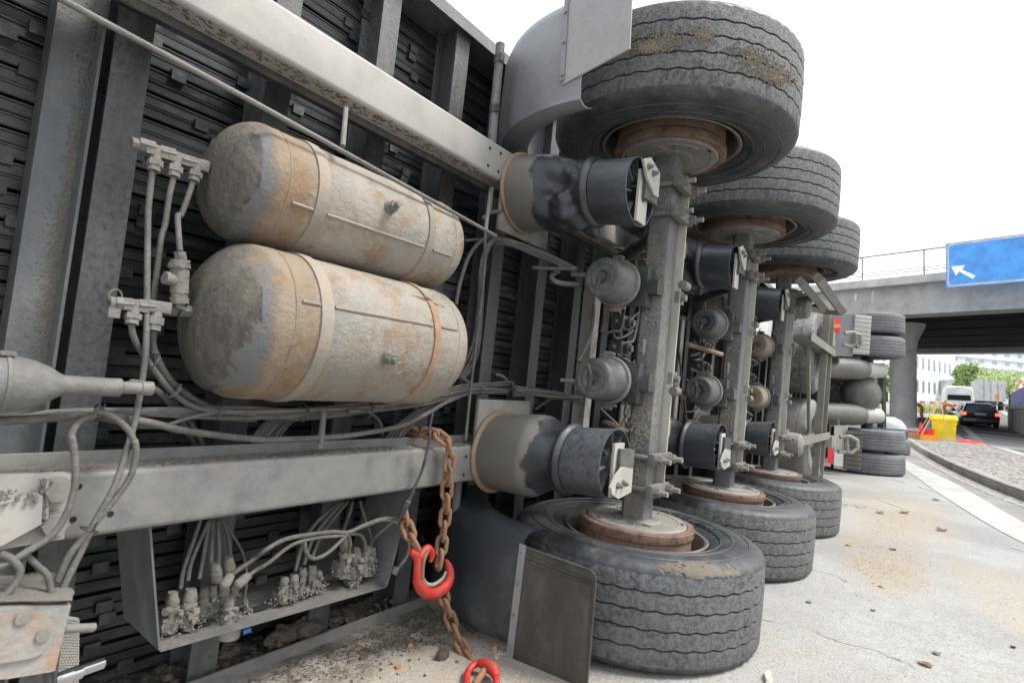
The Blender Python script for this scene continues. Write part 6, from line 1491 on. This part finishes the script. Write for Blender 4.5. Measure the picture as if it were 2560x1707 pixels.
# barrier and workers beside the far carriageway
pa, pb = D(2250, 1012, 44), D(2362, 1012, 44); pa, pb = onground(pa), onground(pb); d = pb-pa; BA = thing('safety_barrier', 'white and red barrier rail behind the bridge pillar', 'barrier', loc=pa)
for k in range(9):
    a, b = d*(k/9), d*((k+.97)/9)
    bm = bmn(); prism(bm, [a+Vector((0,0,.85)), b+Vector((0,0,.85)), b+Vector((0,0,1.05)), a+Vector((0,0,1.05))], (.03,0,0)); obj('board', bm, 'signwhite' if k % 2 else mat('board_red', (.75,.2,.2), .5, bump=0) if k == 0 else bpy.data.materials['board_red'], BA)
bm = bmn()
for k in range(10): p = d*(k/9); cyl(bm, p+Vector((.035,0,0)), p+Vector((.035,0,.85)), .03, seg=6)
stuff(obj('barrier_posts', bm, 'galv', BA))
M['hivis'] = mat('hivis_orange', (.95,.34,.05), .7, bump=0); M['skin'] = mat('skin', (.55,.33,.24), .6, bump=0)
def person(label, base, pts, edges, radii, rz, hair, mats):
    t = thing('person', label, 'person', loc=base, rotz=rz, group='workers in orange clothing')
    me = bpy.data.meshes.new('body'); me.from_pydata(pts, edges, []); o = bpy.data.objects.new('body', me); COL.objects.link(o); o.parent = t
    sk = o.modifiers.new('Skin', 'SKIN'); 
    for v, r in zip(me.skin_vertices[0].data, radii): v.radius = (r, r)
    me.skin_vertices[0].data[0].use_root = True
    su = o.modifiers.new('Sub', 'SUBSURF'); su.levels = 1; su.render_levels = 1
    dg = bpy.context.evaluated_depsgraph_get(); m2 = bpy.data.meshes.new_from_object(o.evaluated_get(dg)); o.modifiers.clear(); o.data = m2; m2.materials.clear()
    for m in mats: m2.materials.append(M[m])
    m2.polygons.foreach_set('use_smooth', [True]*len(m2.polygons))
    return t, o
# bending worker
P_ = [(0,0,.86),(.16,0,1.02),(.36,0,1.06),(.50,0,1.0),(.60,0,.94),(.68,0,.90), (0,.1,.82),(.03,.12,.45),(-.02,.13,.06),(.12,.13,.03), (0,-.1,.82),(.03,-.12,.45),(-.02,-.13,.06),(.12,-.13,.03), (.42,.19,1.0),(.50,.22,.74),(.56,.18,.52), (.42,-.19,1.0),(.50,-.22,.74),(.56,-.18,.52)]
E_ = [(0,1),(1,2),(2,3),(3,4),(4,5),(0,6),(6,7),(7,8),(8,9),(0,10),(10,11),(11,12),(12,13),(2,14),(14,15),(15,16),(2,17),(17,18),(18,19)]
Rr = [.15,.15,.16,.07,.1,.1,.1,.07,.05,.05,.1,.07,.05,.05,.07,.05,.04,.07,.05,.04]
def worker(px, d, label, rz, hz=0):
    p = onground(D(px, 1040, d)); t, o = person(label, p, P_, E_, Rr, rz, None, ['hivis','skin','chassis'])
    for f in o.data.polygons:
        c = f.center
        if c.x > .49 and c.z > .83: f.material_index = 1
        elif c.z < .12: f.material_index = 2
        elif c.x > .5 and c.z < .62: f.material_index = 1
    bm = bmn(); lathe(bm, [(.125,0),(.12,.05),(.08,.10),(.0005,.115)], 16); bmesh.ops.transform(bm, matrix=Matrix.Translation((.64,0,.95)) @ Matrix.Rotation(.6, 4, 'Y'), verts=bm.verts[:]); obj('helmet', bm, 'red', t)
worker(2305, 36, 'bending worker in orange hi-vis clothing right of the bridge pillar', ang+PI*.9)
worker(2360, 40, 'bending worker in orange hi-vis clothing left of the white van', ang+.3)
bm = bmn(); p = onground(D(2312, 1038, 34)); bx(bm, -.35, .35, -.25, .25, 0, .3); tag(obj('tool_case', bm, 'fender', loc=p, rot=(0,0,ang), bev=.03), 'black tool case on the ground near the bending worker at the pillar', 'case')

# ================================================================== FAR BUILDINGS AND TREES
M['facade'] = mat('white_facade', (.78,.77,.74), .8, bump=0, fine=.1); M['facade2'] = mat('tower_facade', (.62,.66,.68), .8, bump=0, fine=.1); M['win'] = mat('dark_window', (.16,.18,.22), .3, bump=0, fine=0); M['winblue'] = mat('blue_window', (.28,.38,.48), .3, bump=0, fine=0); M['frame'] = mat('window_frame', (.7,.7,.7), .6, bump=0)
def building(name, label, pxa, pxb, pyt, d0, d1, zb, depth, wins, mw_, mwin, cat='building', bands=None):
    a, b = D(pxa, pyt, d0), D(pxb, pyt, d1); e = b-a; e.z = 0; L_ = e.length; rz = math.atan2(e.y, e.x); H_ = max(a.z, b.z)-zb
    t = thing(name, label, cat, loc=(a.x, a.y, zb), rotz=rz)
    bm = bmn(); bx(bm, 0, L_, 0, depth, 0, H_); obj('wall', bm, mw_, t)
    w0 = {}
    for (u, v, w, h) in wins(L_, H_):
        k_ = (round(w,2), round(h,2))
        if k_ not in w0:
            bm = bmn(); bx(bm, -w/2, w/2, -.06, -.012, 0, h); f = obj('window', bm, 'frame', t, loc=(u,0,v)); bm = bmn(); bx(bm, -w/2+.08, w/2-.08, -.075, -.0605, .08, h-.08); obj('pane', bm, mwin, f); w0[k_] = f
        else: clone(w0[k_], t, loc=(u,0,v))
    bm = bmn(); bx(bm, -.2, L_+.2, -.25, depth+.2, H_+.002, H_+.35); obj('roof', bm, mw_, t)
    if bands: 
        for v in bands(H_): bm = bmn(); bx(bm, .0, L_, -.5, -.002, v, v+.9); obj('balcony', bm, 'facade', t)
    return t
def wn(L_, H_):
    o = []
    for r in range(4):
        v = 1.2+r*3.6
        if v+2 > H_: break
        n = int(L_/2.6)
        for i in range(n):
            u = 1.5+2.6*i
            if r == 0 and (i % 9) in (3,4): continue
            o.append((u, v+.6, 1.0, 1.9))
    for i in range(int(L_/2.6/9)+1):
        u = 1.5+2.6*3.5+2.6*9*i
        if u < L_-2: o.append((u, .0, 3.2, 3.3))
    return o
building('office_building', 'long white building with small windows behind the bridge pillar', 2180, 2388, 872, 74, 96, 2.6, 14, wn, 'facade', 'win')
def wt(L_, H_):
    o = []; n = int(L_/6.2)
    for r in range(int(H_/3.1)):
        for i in range(n): o.append((3+6.2*i, .9+3.1*r, 2.6, 1.5))
    return o
building('apartment_tower', 'wide pale high-rise with bands of bluish windows seen under the bridge', 2370, 2640, 790, 190, 205, 3.5, 16, wt, 'facade2', 'winblue', bands=lambda H_: [3.1*r+2.75 for r in range(int(H_/3.1))])
building('low_block', 'low pale block behind the green tree', 2395, 2436, 958, 88, 90, 3.2, 6, lambda L_, H_: [(L_*.3,.3,1.2,1.5),(L_*.7,.3,1.2,1.5)], 'facade2', 'winblue')
M['leafA'] = mat('foliage', (.24,.35,.12), .7, bump=0, fine=0); M['leafB'] = mat('foliage_light', (.36,.45,.17), .7, bump=0, fine=0); M['trunk'] = mat('trunk', (.1,.08,.06), .9, bump=.2)
def tree(name, label, px, d, h, w, n, seed, m='leafA', cat='tree', group=None):
    p = onground(D(px, 1000, d)); t = thing(name, label, cat, loc=p, group='trees beyond the underpass' if cat == 'tree' else group); rg = random.Random(seed)
    bm = bmn(); tube(bm, [(0,0,-.2),(.05,0,h*.3),(0,.1,h*.6)], [.2,.15,.08], 8)
    for k in range(5): a = rg.uniform(0, 2*PI); tube(bm, [(0,0,h*(.25+.07*k)), (w*.3*math.cos(a), w*.3*math.sin(a), h*(.45+.09*k))], [.08,.03], 5)
    obj('trunk', bm, 'trunk', t); bm = bmn()
    cl = [Vector((rg.gauss(0,w*.24), rg.gauss(0,w*.24), h*rg.uniform(.3,.95))) for k in range(26)]
    for i in range(n):
        c = rg.choice(cl); q = c+Vector((rg.gauss(0,w*.09), rg.gauss(0,w*.09), rg.gauss(0,h*.06))); s = rg.uniform(.10,.22)
        u = Vector((rg.gauss(0,1), rg.gauss(0,1), rg.gauss(0,1))).normalized(); v = u.orthogonal().normalized(); bm.faces.new([bm.verts.new(q+u*s), bm.verts.new(q+v*s*.6), bm.verts.new(q-u*s), bm.verts.new(q-v*s*.6)])
    obj('crown', bm, m, t, smooth=False); return t
tree('tree', 'bright green tree between the white building and the box truck', 2420, 78, 5.6, 2.5, 2400, 1, 'leafA')
tree('tree', 'smaller bright green tree just right of the white building corner', 2398, 80, 5.2, 1.3, 1200, 2, 'leafA')
tree('tree', 'yellow green tree above the box truck', 2478, 92, 5.6, 7.0, 2600, 3, 'leafB')
tree('tree', 'yellow green tree right of the box truck', 2525, 84, 4.6, 7.0, 2600, 4, 'leafB')
tree('shrub', 'green shrub seen through the gap left of the bridge pillar', 2217, 70, 4.6, 4.0, 1800, 5, 'leafA', 'shrub')
bm = bmn(); rg = random.Random(8)
for i in range(5000):
    u = rg.uniform(2290, 2368); p = D(u, 1030, rg.uniform(46, 62)); p = onground(p); s = rg.uniform(.05,.14); bm.faces.new([bm.verts.new(p+Vector((s*.3,0,0))), bm.verts.new(p+Vector((-s*.3,.02,0))), bm.verts.new(p+Vector((rg.gauss(0,.05), rg.gauss(0,.05), s*3)))])
stuff(obj('grass', bm, 'leafB', smooth=False))
